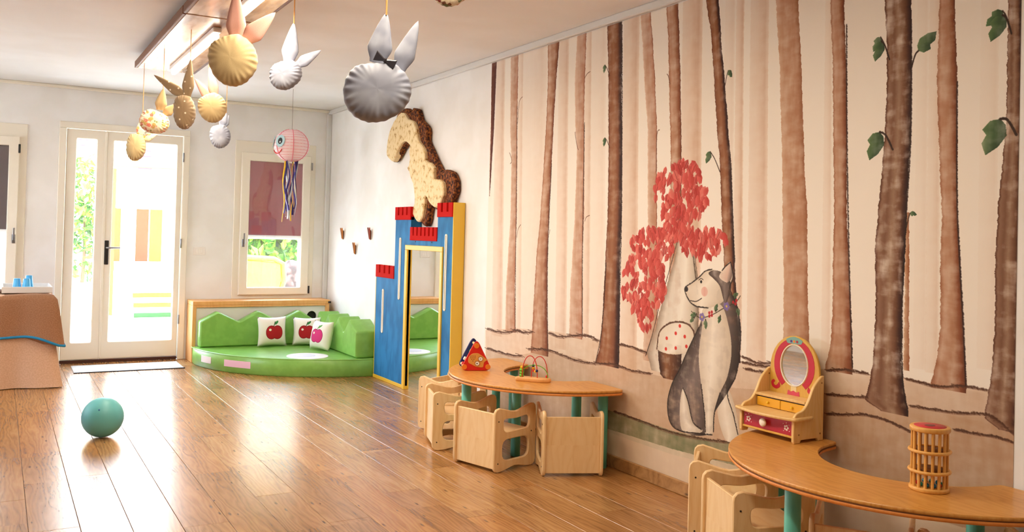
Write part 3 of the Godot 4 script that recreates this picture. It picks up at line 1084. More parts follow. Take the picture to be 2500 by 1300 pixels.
func paint_dog() -> void:
	var cream := [[0, hex("d8c8b2"), 0.96], [0.4, hex("f0e6d6"), 0.98], [1, hex("cbb9a2"), 0.96]]
	var fur := [[0, hex("4a3c36"), 0.95], [0.3, hex("80706a"), 0.9], [0.7, hex("6b5a52"), 0.93], [1, hex("2e2420"), 0.97]]
	# far hind leg, haunch and back
	wash(PackedVector2Array(smooth_line(Array(spots([1778, 950, 1796, 1000, 1804, 1060, 1792, 1078, 1770, 1072, 1752, 1010, 1758, 960])), 5, true)), cream, 0.3)
	wash(PackedVector2Array(smooth_line(Array(spots([1764, 700, 1796, 740, 1808, 800, 1806, 860, 1796, 920, 1776, 960, 1744, 1010, 1734, 1056, 1700, 1064, 1660, 1052, 1636, 1030, 1630, 980, 1640, 940, 1660, 900, 1682, 850, 1706, 800, 1720, 760])), 5, true)), fur, 0.9)
	# chest and front legs
	wash(PackedVector2Array(smooth_line(Array(spots([1718, 752, 1760, 744, 1780, 800, 1786, 860, 1776, 920, 1758, 960, 1744, 1010, 1742, 1056, 1722, 1060, 1720, 1010, 1712, 940, 1706, 870, 1714, 800])), 5, true)), cream, 0.35)
	wash(PackedVector2Array(smooth_line(Array(spots([1668, 948, 1680, 980, 1692, 1030, 1716, 1052, 1690, 1060, 1664, 1048, 1660, 990])), 5, true)), cream, 0.35)
	# head, mask, ear
	wash(PackedVector2Array(smooth_line(Array(spots([1784, 640, 1790, 676, 1780, 700, 1766, 736, 1730, 752, 1700, 748, 1684, 736, 1674, 716, 1672, 704, 1690, 690, 1708, 676, 1722, 662, 1738, 658, 1760, 662, 1772, 650])), 5, true)), cream, 0.25)
	wash(PackedVector2Array(smooth_line(Array(spots([1730, 668, 1742, 660, 1764, 666, 1784, 690, 1782, 716, 1770, 740, 1758, 700, 1744, 682])), 5, true)), fur, 0.7)
	wash(PackedVector2Array(smooth_line(Array(spots([1756, 676, 1768, 656, 1784, 640, 1788, 672, 1776, 690])), 4, true)), [[0, hex("e8d8c6"), 0.98], [0.6, hex("d9b8a6"), 0.98], [1, hex("6e5c52"), 0.98]], 0.2)
	wash(PackedVector2Array(circle(13, 16, spot(1720, 712))), [[0, hex("d98a7c"), 0.35], [0.5, hex("d98a7c"), 0.55], [1, hex("d98a7c"), 0.35]], 0.3)
	dab(spot(1676, 706), 7.0, hex("20181a"), 0.95)
	dab(spot(1712, 688), 4.0, hex("1c1616"), 0.95)
	sketch([1706, 684, 1712, 680, 1718, 684], 2.0, hex("2a1e1a"), 0.8, 0.3)
	sketch([1686, 734, 1700, 736, 1714, 728], 2.4, hex("2a1e1a"), 0.8, 0.3)
	var o := hex("241a17")
	for s in [[1784, 640, 1790, 676, 1782, 704, 1796, 740, 1808, 800, 1806, 860, 1796, 920, 1776, 960, 1790, 1010, 1802, 1062], [1784, 640, 1772, 650, 1762, 662], [1738, 658, 1722, 662, 1708, 676, 1690, 690, 1673, 702, 1674, 716, 1684, 736, 1700, 748, 1730, 752], [1706, 800, 1682, 850, 1660, 900, 1640, 940, 1630, 985, 1636, 1030, 1660, 1052, 1716, 1060, 1740, 1062], [1712, 940, 1720, 1010, 1722, 1056], [1758, 960, 1744, 1010, 1742, 1056], [1668, 948, 1680, 980, 1692, 1030, 1714, 1050]]:
		sketch(s, 3.6, o, 0.85, 0.7)
	# garland of leaves, berries and violet flowers
	sketch([1688, 760, 1710, 776, 1740, 768, 1768, 752, 1796, 738, 1808, 722], 2.4, hex("3a3020"), 0.8, 0.4)
	for l in [[1700, 768, 24, 2.9], [1722, 782, 24, 1.4], [1746, 760, 22, -1.2], [1758, 772, 20, 1.8], [1790, 726, 22, -0.6], [1800, 752, 22, 1.2], [1694, 776, 20, 2.4]]:
		leaf_mark(l[0], l[1], l[2], l[3], l[0] + 2, l[1] + 2)
	for b in [[1732, 764], [1738, 770], [1732, 772], [1738, 762], [1790, 738], [1796, 742], [1798, 734]]:
		dab(spot(b[0], b[1]), 4.2, hex("b32028"), 0.95)
	for f in [[1714, 774], [1774, 748]]:
		for k in 5:
			dab(spot(f[0], f[1]) + Vector2.from_angle(TAU * k / 5.0) * 6.5, 5.0, hex("7d6aa8"), 0.9)
		dab(spot(f[0], f[1]), 3.0, hex("e0c050"), 0.95)


# ---------------------------------------------------------------- outside the door
func build_outside() -> void:
	var paving := tri(mat(hex("f3eee4"), 0.9, {"albedo_texture": noise_tex(0.02, 4, [hex("dcd6cc"), hex("ffffff")], [0.3, 0.7], 41, 128)}), Vector3.ONE * 0.4, true)
	shell("ground_outside", box_at(Vector3(-40, -0.4, -60), Vector3(30, -0.1, 20)), paving)
	var house := thing("house", "pale rendered house with pink shutters beyond the playground", "house", Vector3(4.0, -0.1, -30.0))
	part(house, "wall", box(Vector3(26, 9, 0.4), 0.0, true), mat(hex("fbf6ec"), 0.9), Vector3(0, 0, -0.2))
	part(house, "cornice", box(Vector3(26, 0.25, 0.3), 0.02), mat(hex("a8703a"), 0.8), Vector3(0, 3.35, 0.1))
	for p in [[344, 366], [196, 210], [404, 470]]:
		var at := on_z((p[0] + p[1]) / 2.0, 372 if p[0] != 404 else 480, -29.9)
		var sh := part(house, "shutter", box(Vector3(0.42, 1.1, 0.06), 0.01), mat(hex("c84a58"), 0.7), at - house.position + Vector3(0, 0, 0.03))
		for k in 6:
			part(sh, "slat", box(Vector3(0.34, 0.03, 0.03)), mat(hex("b84050"), 0.7), Vector3(0, -0.45 + 0.17 * k, 0.04))
	var foot := on_y(372, 774, -0.1)
	var tower := thing("play_tower", "wooden play tower with white roof, orange posts and steps outside the door", "playhouse", Vector3(foot.x, -0.1, foot.z))
	var orange := mat(hex("b04a0a"), 0.7)
	part(tower, "platform", box(Vector3(1.5, 0.08, 1.3), 0.01), mat(hex("b88a4a"), 0.7), Vector3(0.1, 0.74, -1.0))
	for p in [[-0.6, -0.4], [0.75, -0.4], [-0.6, -1.6], [0.75, -1.6]]:
		part(tower, "post", box(Vector3(0.12, 2.3, 0.12), 0.01, true), orange, Vector3(p[0], 0, p[1]))
	for k in 4:
		part(tower, "board", box(Vector3(0.2, 0.9, 0.03), 0.006, true), [mat(hex("b8500c"), 0.7), mat(hex("e0a060"), 0.7), mat(hex("b03c0c"), 0.7), mat(hex("e0b020"), 0.7)][k], Vector3(-0.42 + 0.22 * k, 0.8, -1.6))
	var arch := []
	for k in 13:
		var a := PI * k / 12.0
		arch.append(Vector2(0.1 - 0.86 * cos(a), 2.2 + 0.62 * sin(a)))
	for k in 13:
		var a := PI * (12 - k) / 12.0
		arch.append(Vector2(0.1 - 0.78 * cos(a), 2.2 + 0.54 * sin(a)))
	part(tower, "roof", prism(PackedVector2Array(arch), [], -1.7, -0.3, 0.0), mat(hex("fdfbf6"), 0.6))
	for s in [-1, 1]:
		part(tower, "stringer", prism(PackedVector2Array([Vector2(0, 0), Vector2(0.12, 0), Vector2(0.72, 0.78), Vector2(0.6, 0.78)]), [], -0.02, 0.02, 0.004), mat(hex("ffffff"), 0.6), Vector3(0.02 + s * 0.34, 0, 0.26), Vector3(0, PI / 2, 0))
	for k in 5:
		part(tower, "tread", box(Vector3(0.64, 0.035, 0.16), 0.006), mat(hex("ffffff"), 0.6), Vector3(0.02, 0.1 + 0.145 * k, 0.14 - 0.11 * k))
		if k < 3:
			part(tower, "riser", box(Vector3(0.6, 0.09, 0.02), 0.004), [mat(hex("1f6a30"), 0.6), mat(hex("c0b810"), 0.6), mat(hex("d8a808"), 0.6)][k], Vector3(0.02, 0.045 + 0.145 * k, 0.08 - 0.11 * k))
	# slide seen through the other window
	var sl := on_z(640, 700, -12.6)
	var slide := thing("slide", "yellow plastic slide with rounded lip behind the blind window", "slide", Vector3(sl.x, -0.1, sl.z))
	var prof := rounded([Vector2(-0.5, 0.0), Vector2(0.16, 0.0), Vector2(0.2, 0.5), Vector2(0.26, 0.68), Vector2(0.24, 0.98), Vector2(-0.5, 1.04)], 0.09, 5)
	part(slide, "body", prism(prof, [], -0.45, 0.2, 0.05, true), mat(hex("e8a804"), 0.35))
	part(slide, "lip", tube([Vector3(-0.5, 1.03, 0.2), Vector3(0.1, 1.0, 0.21), Vector3(0.23, 0.93, 0.21), Vector3(0.25, 0.7, 0.21), Vector3(0.19, 0.5, 0.21)], 0.035, 8), mat(hex("f0b810"), 0.35))
	# shrubs
	var leafy := [hex("3f7a14"), hex("6a9a20"), hex("2a5a10"), hex("8ab030")]
	for s in [[662, 560, -14.6, 0.8, 1.15, "broad leaved green shrub above the yellow slide", 1700], [715, 560, -17.0, 0.9, 1.5, "yellow green shrub behind the window beside the slide", 1700], [206, 520, -24.0, 0.7, 1.6, "slim young tree in front of the pale house", 700]]:
		var at := on_z(s[0], s[1], s[2])
		var b := thing("shrub", s[5], "shrub", Vector3(at.x, -0.1, at.z))
		part(b, "stem", tube([Vector3(0, 0, 0), Vector3(0.03, at.y * 0.5, 0.02), Vector3(0, at.y, 0)], [0.05, 0.04, 0.02], 7), mat(hex("6d5138"), 0.9))
		var st := tool()
		for k in s[6]:
			var dir := Vector3(rng.randfn(), rng.randfn(), rng.randfn()).normalized() * pow(rng.randf(), 0.4)
			var c := Vector3(dir.x * s[3], at.y + dir.y * s[4], dir.z * 0.5)
			var l := rng.randf_range(0.08, 0.15)
			var ax := Vector3(rng.randfn(), rng.randfn() - 0.6, rng.randfn()).normalized()
			var sd := ax.cross(Vector3(rng.randfn(), rng.randfn(), rng.randfn())).normalized()
			var nrm := ax.cross(sd) * 0.25
			st.set_color(leafy[rng.randi_range(0, 3)].srgb_to_linear())
			for v in [-ax * l, sd * l * 0.45 + nrm * l, ax * l, -ax * l, ax * l, -sd * l * 0.45 + nrm * l]:
				st.add_vertex(c + v)
		part(b, "foliage", done(st), mat(Color.WHITE, 0.6, {"vertex_color_use_as_albedo": true, "backlight_enabled": true, "backlight": Color(0.25, 0.35, 0.08)}))
	var rk := on_z(712, 660, -13.6)
	var rock := thing("rockery", "dark boulder under the shrubs behind the window", "rock", Vector3(rk.x, -0.1, rk.z))
	var rs := tool()
	var prof2 := []
	for i in 9:
		var a := PI / 2 * i / 8.0
		prof2.append(Vector2(maxf(0.38 * cos(a) * (1.0 + 0.12 * sin(i * 2.7)), 0.001), 0.95 * sin(a)))
	add_lathe(rs, prof2, 14, Vector3.ZERO, 0.12, 5)
	part(rock, "boulder", done(rs), tri(mat(hex("6a5a58"), 0.9, {"albedo_texture": noise_tex(0.03, 5, [hex("5a4a44"), hex("a08a84"), hex("e0d0c8")], [0.25, 0.5, 0.75], 43, 128)}), Vector3.ONE * 2.0))


# ---------------------------------------------------------------- soft corner
func build_soft_corner() -> void:
	# timber box behind the cushions
	var b := thing("bench_box", "pine framed bench back with white panel under the window", "bench", Vector3(0, 0, 0))
	var z1 := -9.0
	var z0 := BACK_Z + 0.006
	part(b, "top_board", box_at(Vector3(1.655, 0.55, z0), Vector3(3.02, 0.59, z1), 0.004), M.pine)
	part(b, "post", box_at(Vector3(1.655, 0.0, z0), Vector3(1.69, 0.55, z1), 0.004), M.pine)
	part(b, "post", box_at(Vector3(2.975, 0.0, z0), Vector3(3.015, 0.55, z1), 0.004), M.pine)
	part(b, "rail", box_at(Vector3(1.69, 0.53, z1 - 0.02), Vector3(2.975, 0.55, z1), 0.003), M.pine)
	part(b, "panel", prism(PackedVector2Array([Vector2(1.69, 0.0), Vector2(2.975, 0.0), Vector2(2.975, 0.53), Vector2(1.69, 0.53)]), [circle(0.05, 20, Vector2(2.835, 0.425))], z1 - 0.035, z1 - 0.02, 0.001), mat(hex("f1eee9"), 0.5))
	part(b, "hole_shade_sheet", box_at(Vector3(1.7, 0.01, z1 - 0.06), Vector3(2.97, 0.52, z1 - 0.055)), M.black)  # black sheet behind the panel hole stands in for the shade inside
	part(b, "catch", box_at(Vector3(3.0, 0.555, z1), Vector3(3.03, 0.575, z1 + 0.004), 0.001), M.black)
	# quarter round mat
	var top_y := 0.16
	var c := Vector2(3.05, -8.98)
	var rx := 1.40
	var rz := 1.35
	var shape := PackedVector2Array([Vector2(3.05, -8.98), Vector2(1.66, -8.98)])
	var curve := []
	for k in 25:
		var a := PI / 2 * k / 24.0
		curve.append(Vector2(c.x - rx * cos(a), c.y + rz * sin(a)))
	shape.append_array(PackedVector2Array(curve.slice(1)))
	var m := thing("floor_mat", "green quarter-round foam floor mat with a white circle on top", "mat", Vector3.ZERO)
	part(m, "foam", slab_of(shape, 0.0, top_y, 0.012), M.green)
	var rim := []
	for p in curve:
		rim.append(Vector3(p.x + 0.004, top_y - 0.006, p.y - 0.004))
	part(m, "piping", tube(rim, 0.006, 6), M.green)
	part(m, "circle", slab_of(circle(0.185, 32, Vector2(2.48, -7.98), 0.2), top_y - 0.004, top_y + 0.003, 0.001), mat(hex("f5f0f2"), 0.5), Vector3.ZERO, Vector3.ZERO, "white circle")
	part(m, "circle_centre", slab_of(circle(0.10, 28, Vector2(2.46, -8.01)), top_y + 0.001, top_y + 0.005, 0.001), mat(hex("dcdcea"), 0.5))
	for patch in [[0.23, 0.36, hex("fbf4f6")], [0.50, 0.72, hex("f2c9e2")]]:
		# label strips follow the curved front
		var st := tool()
		var rows := []
		for k in 7:
			var a := lerpf(patch[0], patch[1], k / 6.0)
			var n := Vector2(-cos(a) / rx, sin(a) / rz).normalized()
			var p := Vector2(c.x - rx * cos(a), c.y + rz * sin(a)) + n * 0.003
			rows.append(PackedVector3Array([Vector3(p.x, 0.055, p.y), Vector3(p.x, 0.115, p.y), Vector3(p.x - n.x * 0.004, 0.115, p.y - n.y * 0.004), Vector3(p.x - n.x * 0.004, 0.055, p.y - n.y * 0.004)]))
		add_loft(st, rows, true, true, false)
		part(m, "label_strip", done(st), mat(patch[2], 0.5))
	# backrests
	var zig := [Vector2(1.70, top_y + 0.002), Vector2(2.93, top_y + 0.002), Vector2(2.93, 0.40), Vector2(2.83, 0.392), Vector2(2.66, 0.50), Vector2(2.455, 0.40), Vector2(2.255, 0.50), Vector2(2.07, 0.40), Vector2(1.865, 0.50), Vector2(1.70, 0.41)]
	var back := thing("back_cushion", "green foam backrest with a mountain outline leaning on the bench panel", "cushion", Vector3.ZERO)
	part(back, "foam", prism(rounded(zig, 0.02, 3), [], -8.98, -8.85, 0.014, true), M.green)
	var side := thing("back_cushion", "green foam backrest with toothed top along the plain wall", "cushion", Vector3.ZERO)
	var teeth := [Vector2(8.84, top_y + 0.002), Vector2(8.84, 0.40)]
	for k in 4:
		teeth.append(Vector2(8.84 - 0.30 * k - 0.06, 0.50))
		if k < 3:
			teeth.append(Vector2(8.84 - 0.30 * k - 0.21, 0.365))
	teeth.append_array([Vector2(7.68, 0.40), Vector2(7.68, top_y + 0.002)])
	for i in teeth.size():
		teeth[i] = Vector2(teeth[i].x, teeth[i].y)
	part(side, "foam", prism(rounded(teeth, 0.02, 3), [], 2.83, 3.045, 0.014, true), M.green, Vector3.ZERO, Vector3(0, PI / 2, 0))
	# cushions with an apple
	var faces := [apple_print(hex("b3121c"), false), apple_print(hex("b3121c"), false), apple_print(hex("d8337c"), true)]
	var info := [[2.36, -8.74, 0.29, 0.29, 0.05, -0.12, "white cushion with a red apple leaning between two green peaks"], [2.685, -8.70, 0.27, 0.28, -0.35, -0.16, "white cushion with a red apple partly behind the pink apple cushion"], [2.70, -8.33, 0.28, 0.28, -1.2, -0.2, "white cushion with a pink apple turned toward the door"]]
	for i in 3:
		var q = info[i]
		var t := thing("cushion", q[6], "cushion", Vector3(q[0], top_y + 0.004, q[1]), q[4] + (0.0 if i < 2 else 0.0), "apple cushions on the green mat")
		part(t, "cover", pillow(q[2], q[3], 0.07), mat(Color.WHITE, 0.85, {"albedo_texture": faces[i]}), Vector3(0, 0.0, 0), Vector3(q[5], 0, 0))


func apple_print(c: Color, heart: bool) -> ImageTexture:
	var im := Image.create_empty(256, 256, false, Image.FORMAT_RGB8)
	im.fill(hex("f6f1e8"))
	for y in 256:
		for x in 256:
			var u := (x - 132) / 128.0
			var v := (y - 138) / 128.0
			var l := Vector2((u + 0.2) / 0.40, v / 0.48).length()
			var r := Vector2((u - 0.2) / 0.40, v / 0.48).length()
			var k := minf(l, r)
			if k < 1.0:
				im.set_pixel(x, y, c if k < 0.9 else c.darkened(0.25))
				if Vector2((u + 0.3) / 0.09, (v + 0.18) / 0.08).length() < 1.0:
					im.set_pixel(x, y, hex("f6ecd8"))
			if absf(u + 0.02 + (v + 0.5) * 0.35) < 0.025 and v > -0.78 and v < -0.42:
				im.set_pixel(x, y, hex("3a2a20"))
			var lf := Vector2(u - 0.16, v + 0.68).rotated(0.8)
			if Vector2(lf.x / 0.19, lf.y / 0.08).length() < 1.0:
				im.set_pixel(x, y, hex("2f7d3e") if not heart else hex("5aa84e"))
	return ImageTexture.create_from_image(im)


# ---------------------------------------------------------------- castle with a mirror door
func build_castle() -> void:
	var t := thing("toy_castle", "blue painted castle front with red battlements and a mirror doorway", "castle", Vector3(WALL_X - 0.1, 0, 0), 0.0)
	# local axes: outline is drawn with x along the wall (z of the room, negated), then turned
	var f := 0.1      # depth of the box
	var right_end := 6.06
	var e := {"l": 7.62, "step": 7.19, "gap_l": 6.86, "gap_r": 6.34, "r": right_end, "d0": 6.90, "d1": 6.26}
	# drawn with X = -z so that it grows toward the door wall
	var body := PackedVector2Array([Vector2(e.r + 0.012, 0.03), Vector2(e.d1, 0.03), Vector2(e.d1, 1.20), Vector2(e.d0, 1.20), Vector2(e.d0, 0.03), Vector2(e.l - 0.012, 0.03), Vector2(e.l - 0.012, 0.93), Vector2(e.step, 0.93), Vector2(e.step, 1.44), Vector2(e.gap_l, 1.44), Vector2(e.gap_l, 1.27), Vector2(e.gap_r, 1.27), Vector2(e.gap_r, 1.46), Vector2(e.r + 0.012, 1.46)])
	var slits := [[7.43, 0.42, 0.80], [7.07, 0.74, 1.26], [6.175, 0.72, 1.30]]
	var holes := []
	for s in slits:
		holes.append(rounded([Vector2(s[0] - 0.016, s[1]), Vector2(s[0] + 0.016, s[1]), Vector2(s[0] + 0.016, s[2]), Vector2(s[0] - 0.016, s[2])], 0.015, 3))
	var turn := Vector3(0, PI / 2, 0)
	# rotated by +90 about y: local x -> -z, local z -> +x
	var panel := part(t, "panel", prism(body, holes, 0.0, f - 0.004, 0.002), M.castle_blue, Vector3.ZERO, turn)
	for i in 3:
		var s = slits[i]
		part(panel, "slit_trim", prism(rounded([Vector2(s[0] - 0.019, s[1] - 0.004), Vector2(s[0] + 0.019, s[1] - 0.004), Vector2(s[0] + 0.019, s[2] + 0.004), Vector2(s[0] - 0.019, s[2] + 0.004)], 0.018, 4), [rounded([Vector2(s[0] - 0.007, s[1] + 0.008), Vector2(s[0] + 0.007, s[1] + 0.008), Vector2(s[0] + 0.007, s[2] - 0.008), Vector2(s[0] - 0.007, s[2] - 0.008)], 0.006, 3)], -0.006, 0.01, 0.001), M.cream)
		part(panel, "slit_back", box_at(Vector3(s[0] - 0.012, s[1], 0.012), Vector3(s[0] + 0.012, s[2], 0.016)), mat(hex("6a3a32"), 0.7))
	for x in [6.76, 6.44]:
		part(panel, "screw", prism(circle(0.006, 8, Vector2(x, 1.235)), [], -0.003, 0.0), M.black)
	# battlements: a rail with merlons standing on it
	for r in [[e.l - 0.012, e.step, 0.93, 4], [e.step, e.gap_l, 1.44, 4], [e.gap_l, e.gap_r, 1.27, 7], [e.gap_r, e.r + 0.012, 1.46, 3]]:
		var a: float = minf(r[0], r[1])
		var b: float = maxf(r[0], r[1])
		var out := [Vector2(a, r[2] - 0.025), Vector2(b, r[2] - 0.025)]
		var n: int = r[3]
		var step: float = (b - a) / (n + (n - 1) * 0.42)
		var x := b
		for k in n:
			out.append_array([Vector2(x, r[2] + 0.085), Vector2(x - step, r[2] + 0.085)])
			if k < n - 1:
				out.append_array([Vector2(x - step, r[2] + 0.015), Vector2(x - step * 1.42, r[2] + 0.015)])
			x -= step * 1.42
		part(t, "battlement", prism(PackedVector2Array(out), [], -0.008, 0.03, 0.002), M.castle_red, Vector3.ZERO, turn)
	# yellow edges: foot strip, outer ends, door frame
	part(t, "foot_strip", box_at(Vector3(e.d0 + 0.05, 0.0, -0.004), Vector3(e.l, 0.03, f - 0.004), 0.003), M.castle_yellow, Vector3.ZERO, turn)
	part(t, "foot_strip", box_at(Vector3(e.r + 0.012, 0.0, -0.004), Vector3(e.d1 - 0.04, 0.03, f - 0.004), 0.003), M.castle_yellow, Vector3.ZERO, turn)
	part(t, "end_board", box_at(Vector3(e.l - 0.012, 0.03, 0.0), Vector3(e.l, 0.93, f - 0.004), 0.002), M.castle_yellow, Vector3.ZERO, turn)
	part(t, "end_board", box_at(Vector3(e.r, 0.0, 0.0), Vector3(e.r + 0.012, 1.545, f - 0.004), 0.002), M.castle_yellow, Vector3.ZERO, turn)
	for s in [[e.d0, e.d0 + 0.045], [e.d1 - 0.04, e.d1]]:
		part(t, "door_post", box_at(Vector3(s[0], 0.0, -0.012), Vector3(s[1], 1.165, f - 0.004), 0.003), M.castle_yellow, Vector3.ZERO, turn)
	part(t, "door_lintel", box_at(Vector3(e.d1 - 0.04, 1.165, -0.012), Vector3(e.d0 + 0.045, 1.205, f - 0.004), 0.003), M.castle_yellow, Vector3.ZERO, turn)
	part(t, "mirror", box_at(Vector3(e.d1 - 0.005, 0.0, 0.012), Vector3(e.d0 + 0.005, 1.17, 0.02), 0.0), M.mirror, Vector3.ZERO, turn, "tall mirror in the doorway")


# ---------------------------------------------------------------- toddler tables and cube chairs
func half_ring(r0: float, r1: float, gap: float) -> PackedVector2Array:
	# lies in x and z, flat ends on x = -gap, hollow toward +x, corners eased
	var p := PackedVector2Array()
	var e := 0.045
	var s1 := asin(gap / r1)
	var s0 := asin(gap / r0)
	var ends := []
	for k in 33:
		var a := lerpf(PI / 2 + s1 + e / r1, PI * 1.5 - s1 - e / r1, k / 32.0)
		p.append(Vector2(r1 * cos(a), r1 * sin(a)))
	for c in [[Vector2(-gap, -r1), Vector2(-gap, -r1 + e)], [Vector2(-gap, -r0), Vector2(-gap - e * 0.6, -r0)]]:
		var from: Vector2 = p[p.size() - 1] if c[0].y < -r0 - 0.01 else Vector2(-gap, -r0 - e * 0.6)
		for k in range(1 if c[0].y < -r0 - 0.01 else 0, 6):
			var t := k / 5.0
			p.append(from.lerp(c[0], t).lerp(c[0].lerp(c[1], t), t))
	for k in range(1, 24):
		var a := lerpf(PI * 1.5 - s0 - e / r0, PI / 2 + s0 + e / r0, k / 24.0)
		p.append(Vector2(r0 * cos(a), r0 * sin(a)))
	for c in [[Vector2(-gap - e * 0.6, r0), Vector2(-gap, r0), Vector2(-gap, r0 + e * 0.6)], [Vector2(-gap, r1 - e), Vector2(-gap, r1), p[0]]]:
		for k in (6 if c[1].y < r1 - 0.01 else 5):
			var t := k / 5.0
			p.append(c[0].lerp(c[1], t).lerp(c[1].lerp(c[2], t), t))
	return p


func make_table(label: String, at: Vector3, h: float, legs: Array) -> Node3D:
	var t := thing("toddler_table", label, "table", at, 0.0, "half ring toddler tables along the mural")
	var plan := half_ring(0.345, 0.69, 0.008)
	part(t, "table_top", slab_of(plan, h - 0.013, h, 0.003), M.table_top)
	var core := PackedVector2Array()
	for p in plan:
		core.append(Vector2(p.x * 0.994 - 0.003, p.y * 0.995))
	part(t, "core_layer", slab_of(core, h - 0.0165, h - 0.0125, 0.0), M.ply_dark)
	part(t, "under_board", slab_of(plan, h - 0.029, h - 0.016, 0.003), M.birch_edge)
	for l in legs:
		part(t, "leg", round_bar(0.029, h - 0.029, 0.003, 18), M.teal, Vector3(l[0] - at.x, 0, l[1] - at.z))
	return t


func make_chair(label: String, at: Vector3, facing: Vector2) -> Node3D:
	# local: +x is the way the chair faces, y up
	var t := thing("cube_chair", label, "chair", at, atan2(-facing.y, facing.x), "birch cube chairs at the toddler tables")
	var w := 0.335
	var d := 0.335
	var h := 0.355
	var outline := []
	# wavy sides: corners swell, middles dip
	outline.append_array(smooth_line([Vector2(-d / 2 + 0.035, 0.0), Vector2(-d / 2 + 0.08, 0.004), Vector2(0, 0.02), Vector2(d / 2 - 0.08, 0.004), Vector2(d / 2 - 0.035, 0.0)], 3))
	outline.append_array([Vector2(d / 2 - 0.014, 0.006), Vector2(d / 2 - 0.003, 0.02)])
	outline.append_array(smooth_line([Vector2(d / 2, 0.04), Vector2(d / 2, h / 2), Vector2(d / 2, h - 0.04)], 2))
	outline.append_array([Vector2(d / 2 - 0.005, h - 0.016), Vector2(d / 2 - 0.018, h - 0.003)])
	outline.append_array(smooth_line([Vector2(d / 2 - 0.04, h), Vector2(d / 2 - 0.08, h - 0.008), Vector2(0.0, h - 0.03), Vector2(-d / 2 + 0.08, h - 0.012), Vector2(-d / 2 + 0.04, h - 0.002)], 3))
	outline.append_array([Vector2(-d / 2 + 0.015, h - 0.008), Vector2(-d / 2 + 0.003, h - 0.022), Vector2(-d / 2, h - 0.04), Vector2(-d / 2, 0.04), Vector2(-d / 2 + 0.004, 0.018), Vector2(-d / 2 + 0.016, 0.005)])
	var low := rounded([Vector2(-d / 2 + 0.065, 0.06), Vector2(d / 2 - 0.06, 0.06), Vector2(d / 2 - 0.06, 0.175), Vector2(-d / 2 + 0.065, 0.175)], 0.045, 4)
	var high := rounded([Vector2(-d / 2 + 0.075, 0.215), Vector2(d / 2 - 0.055, 0.222), Vector2(d / 2 - 0.055, 0.295), Vector2(0.0, 0.283), Vector2(-d / 2 + 0.07, 0.292)], 0.03, 4)
	var side := prism(PackedVector2Array(outline), [low, high], -0.009, 0.009, 0.004, true)
	for s in [-1, 1]:
		var p := part(t, "side_panel", side, M.birch, Vector3(0, 0, s * (w / 2 - 0.009)))
		for q in [[-d / 2 + 0.03, 0.05], [-d / 2 + 0.03, 0.28], [d / 2 - 0.04, 0.197]]:
			part(p, "screw", prism(circle(0.004, 8, Vector2(q[0], q[1])), [], 0.0085, 0.0105) if s > 0 else prism(circle(0.004, 8, Vector2(q[0], q[1])), [], -0.0105, -0.0085), M.black)
	part(t, "back_panel", box(Vector3(0.014, 0.305, w - 0.036), 0.002), M.birch, Vector3(-d / 2 + 0.022, 0.17, 0))
	part(t, "seat", box(Vector3(d - 0.06, 0.014, w - 0.036), 0.002), M.birch, Vector3(0.008, 0.2, 0))
	return t


func build_tables_and_chairs() -> void:
	make_table("half ring birch table carrying the red triangle toy and bead maze", Vector3(3.066, 0, -4.69), 0.46, [[3.015, -4.15], [2.99, -4.38], [2.70, -4.585], [2.455, -4.76], [3.0, -5.14], [2.97, -5.32]])
	make_table("half ring birch table carrying the vanity and slatted roller", Vector3(3.066, 0, -2.20), 0.48, [[2.975, -1.89], [2.485, -2.262], [2.86, -2.52], [2.97, -2.79], [3.0, -1.56]])
	make_chair("birch cube chair with its back panel at an angle, under the bead maze end", Vector3(2.50, 0, -4.485), Vector2(0.96, -0.28))
	make_chair("birch cube chair square to the wall with its blank back panel showing", Vector3(2.815, 0, -4.195), Vector2(0.41, -0.91))
	make_chair("birch cube chair side-on beneath the red triangle toy", Vector3(2.505, 0, -5.005), Vector2(0.96, 0.28))
	make_chair("birch cube chair almost hidden between table end and castle", Vector3(2.70, 0, -5.43), Vector2(0.46, 0.89))
	make_chair("birch cube chair below the vanity, a corner against the plain wall strip", Vector3(2.86, 0, -2.97), Vector2(0.70, 0.71))
	make_chair("birch cube chair under the vanity table with open side panel in profile", Vector3(2.665, 0, -2.615), Vector2(0.93, 0.36))
	make_chair("birch cube chair with its back panel beside the teal leg, below the roller", Vector3(2.715, 0, -2.145), Vector2(0.82, -0.57))
	make_chair("birch cube chair at the table end past the slatted roller", Vector3(2.825, 0, -1.73), Vector2(0.39, -0.92))


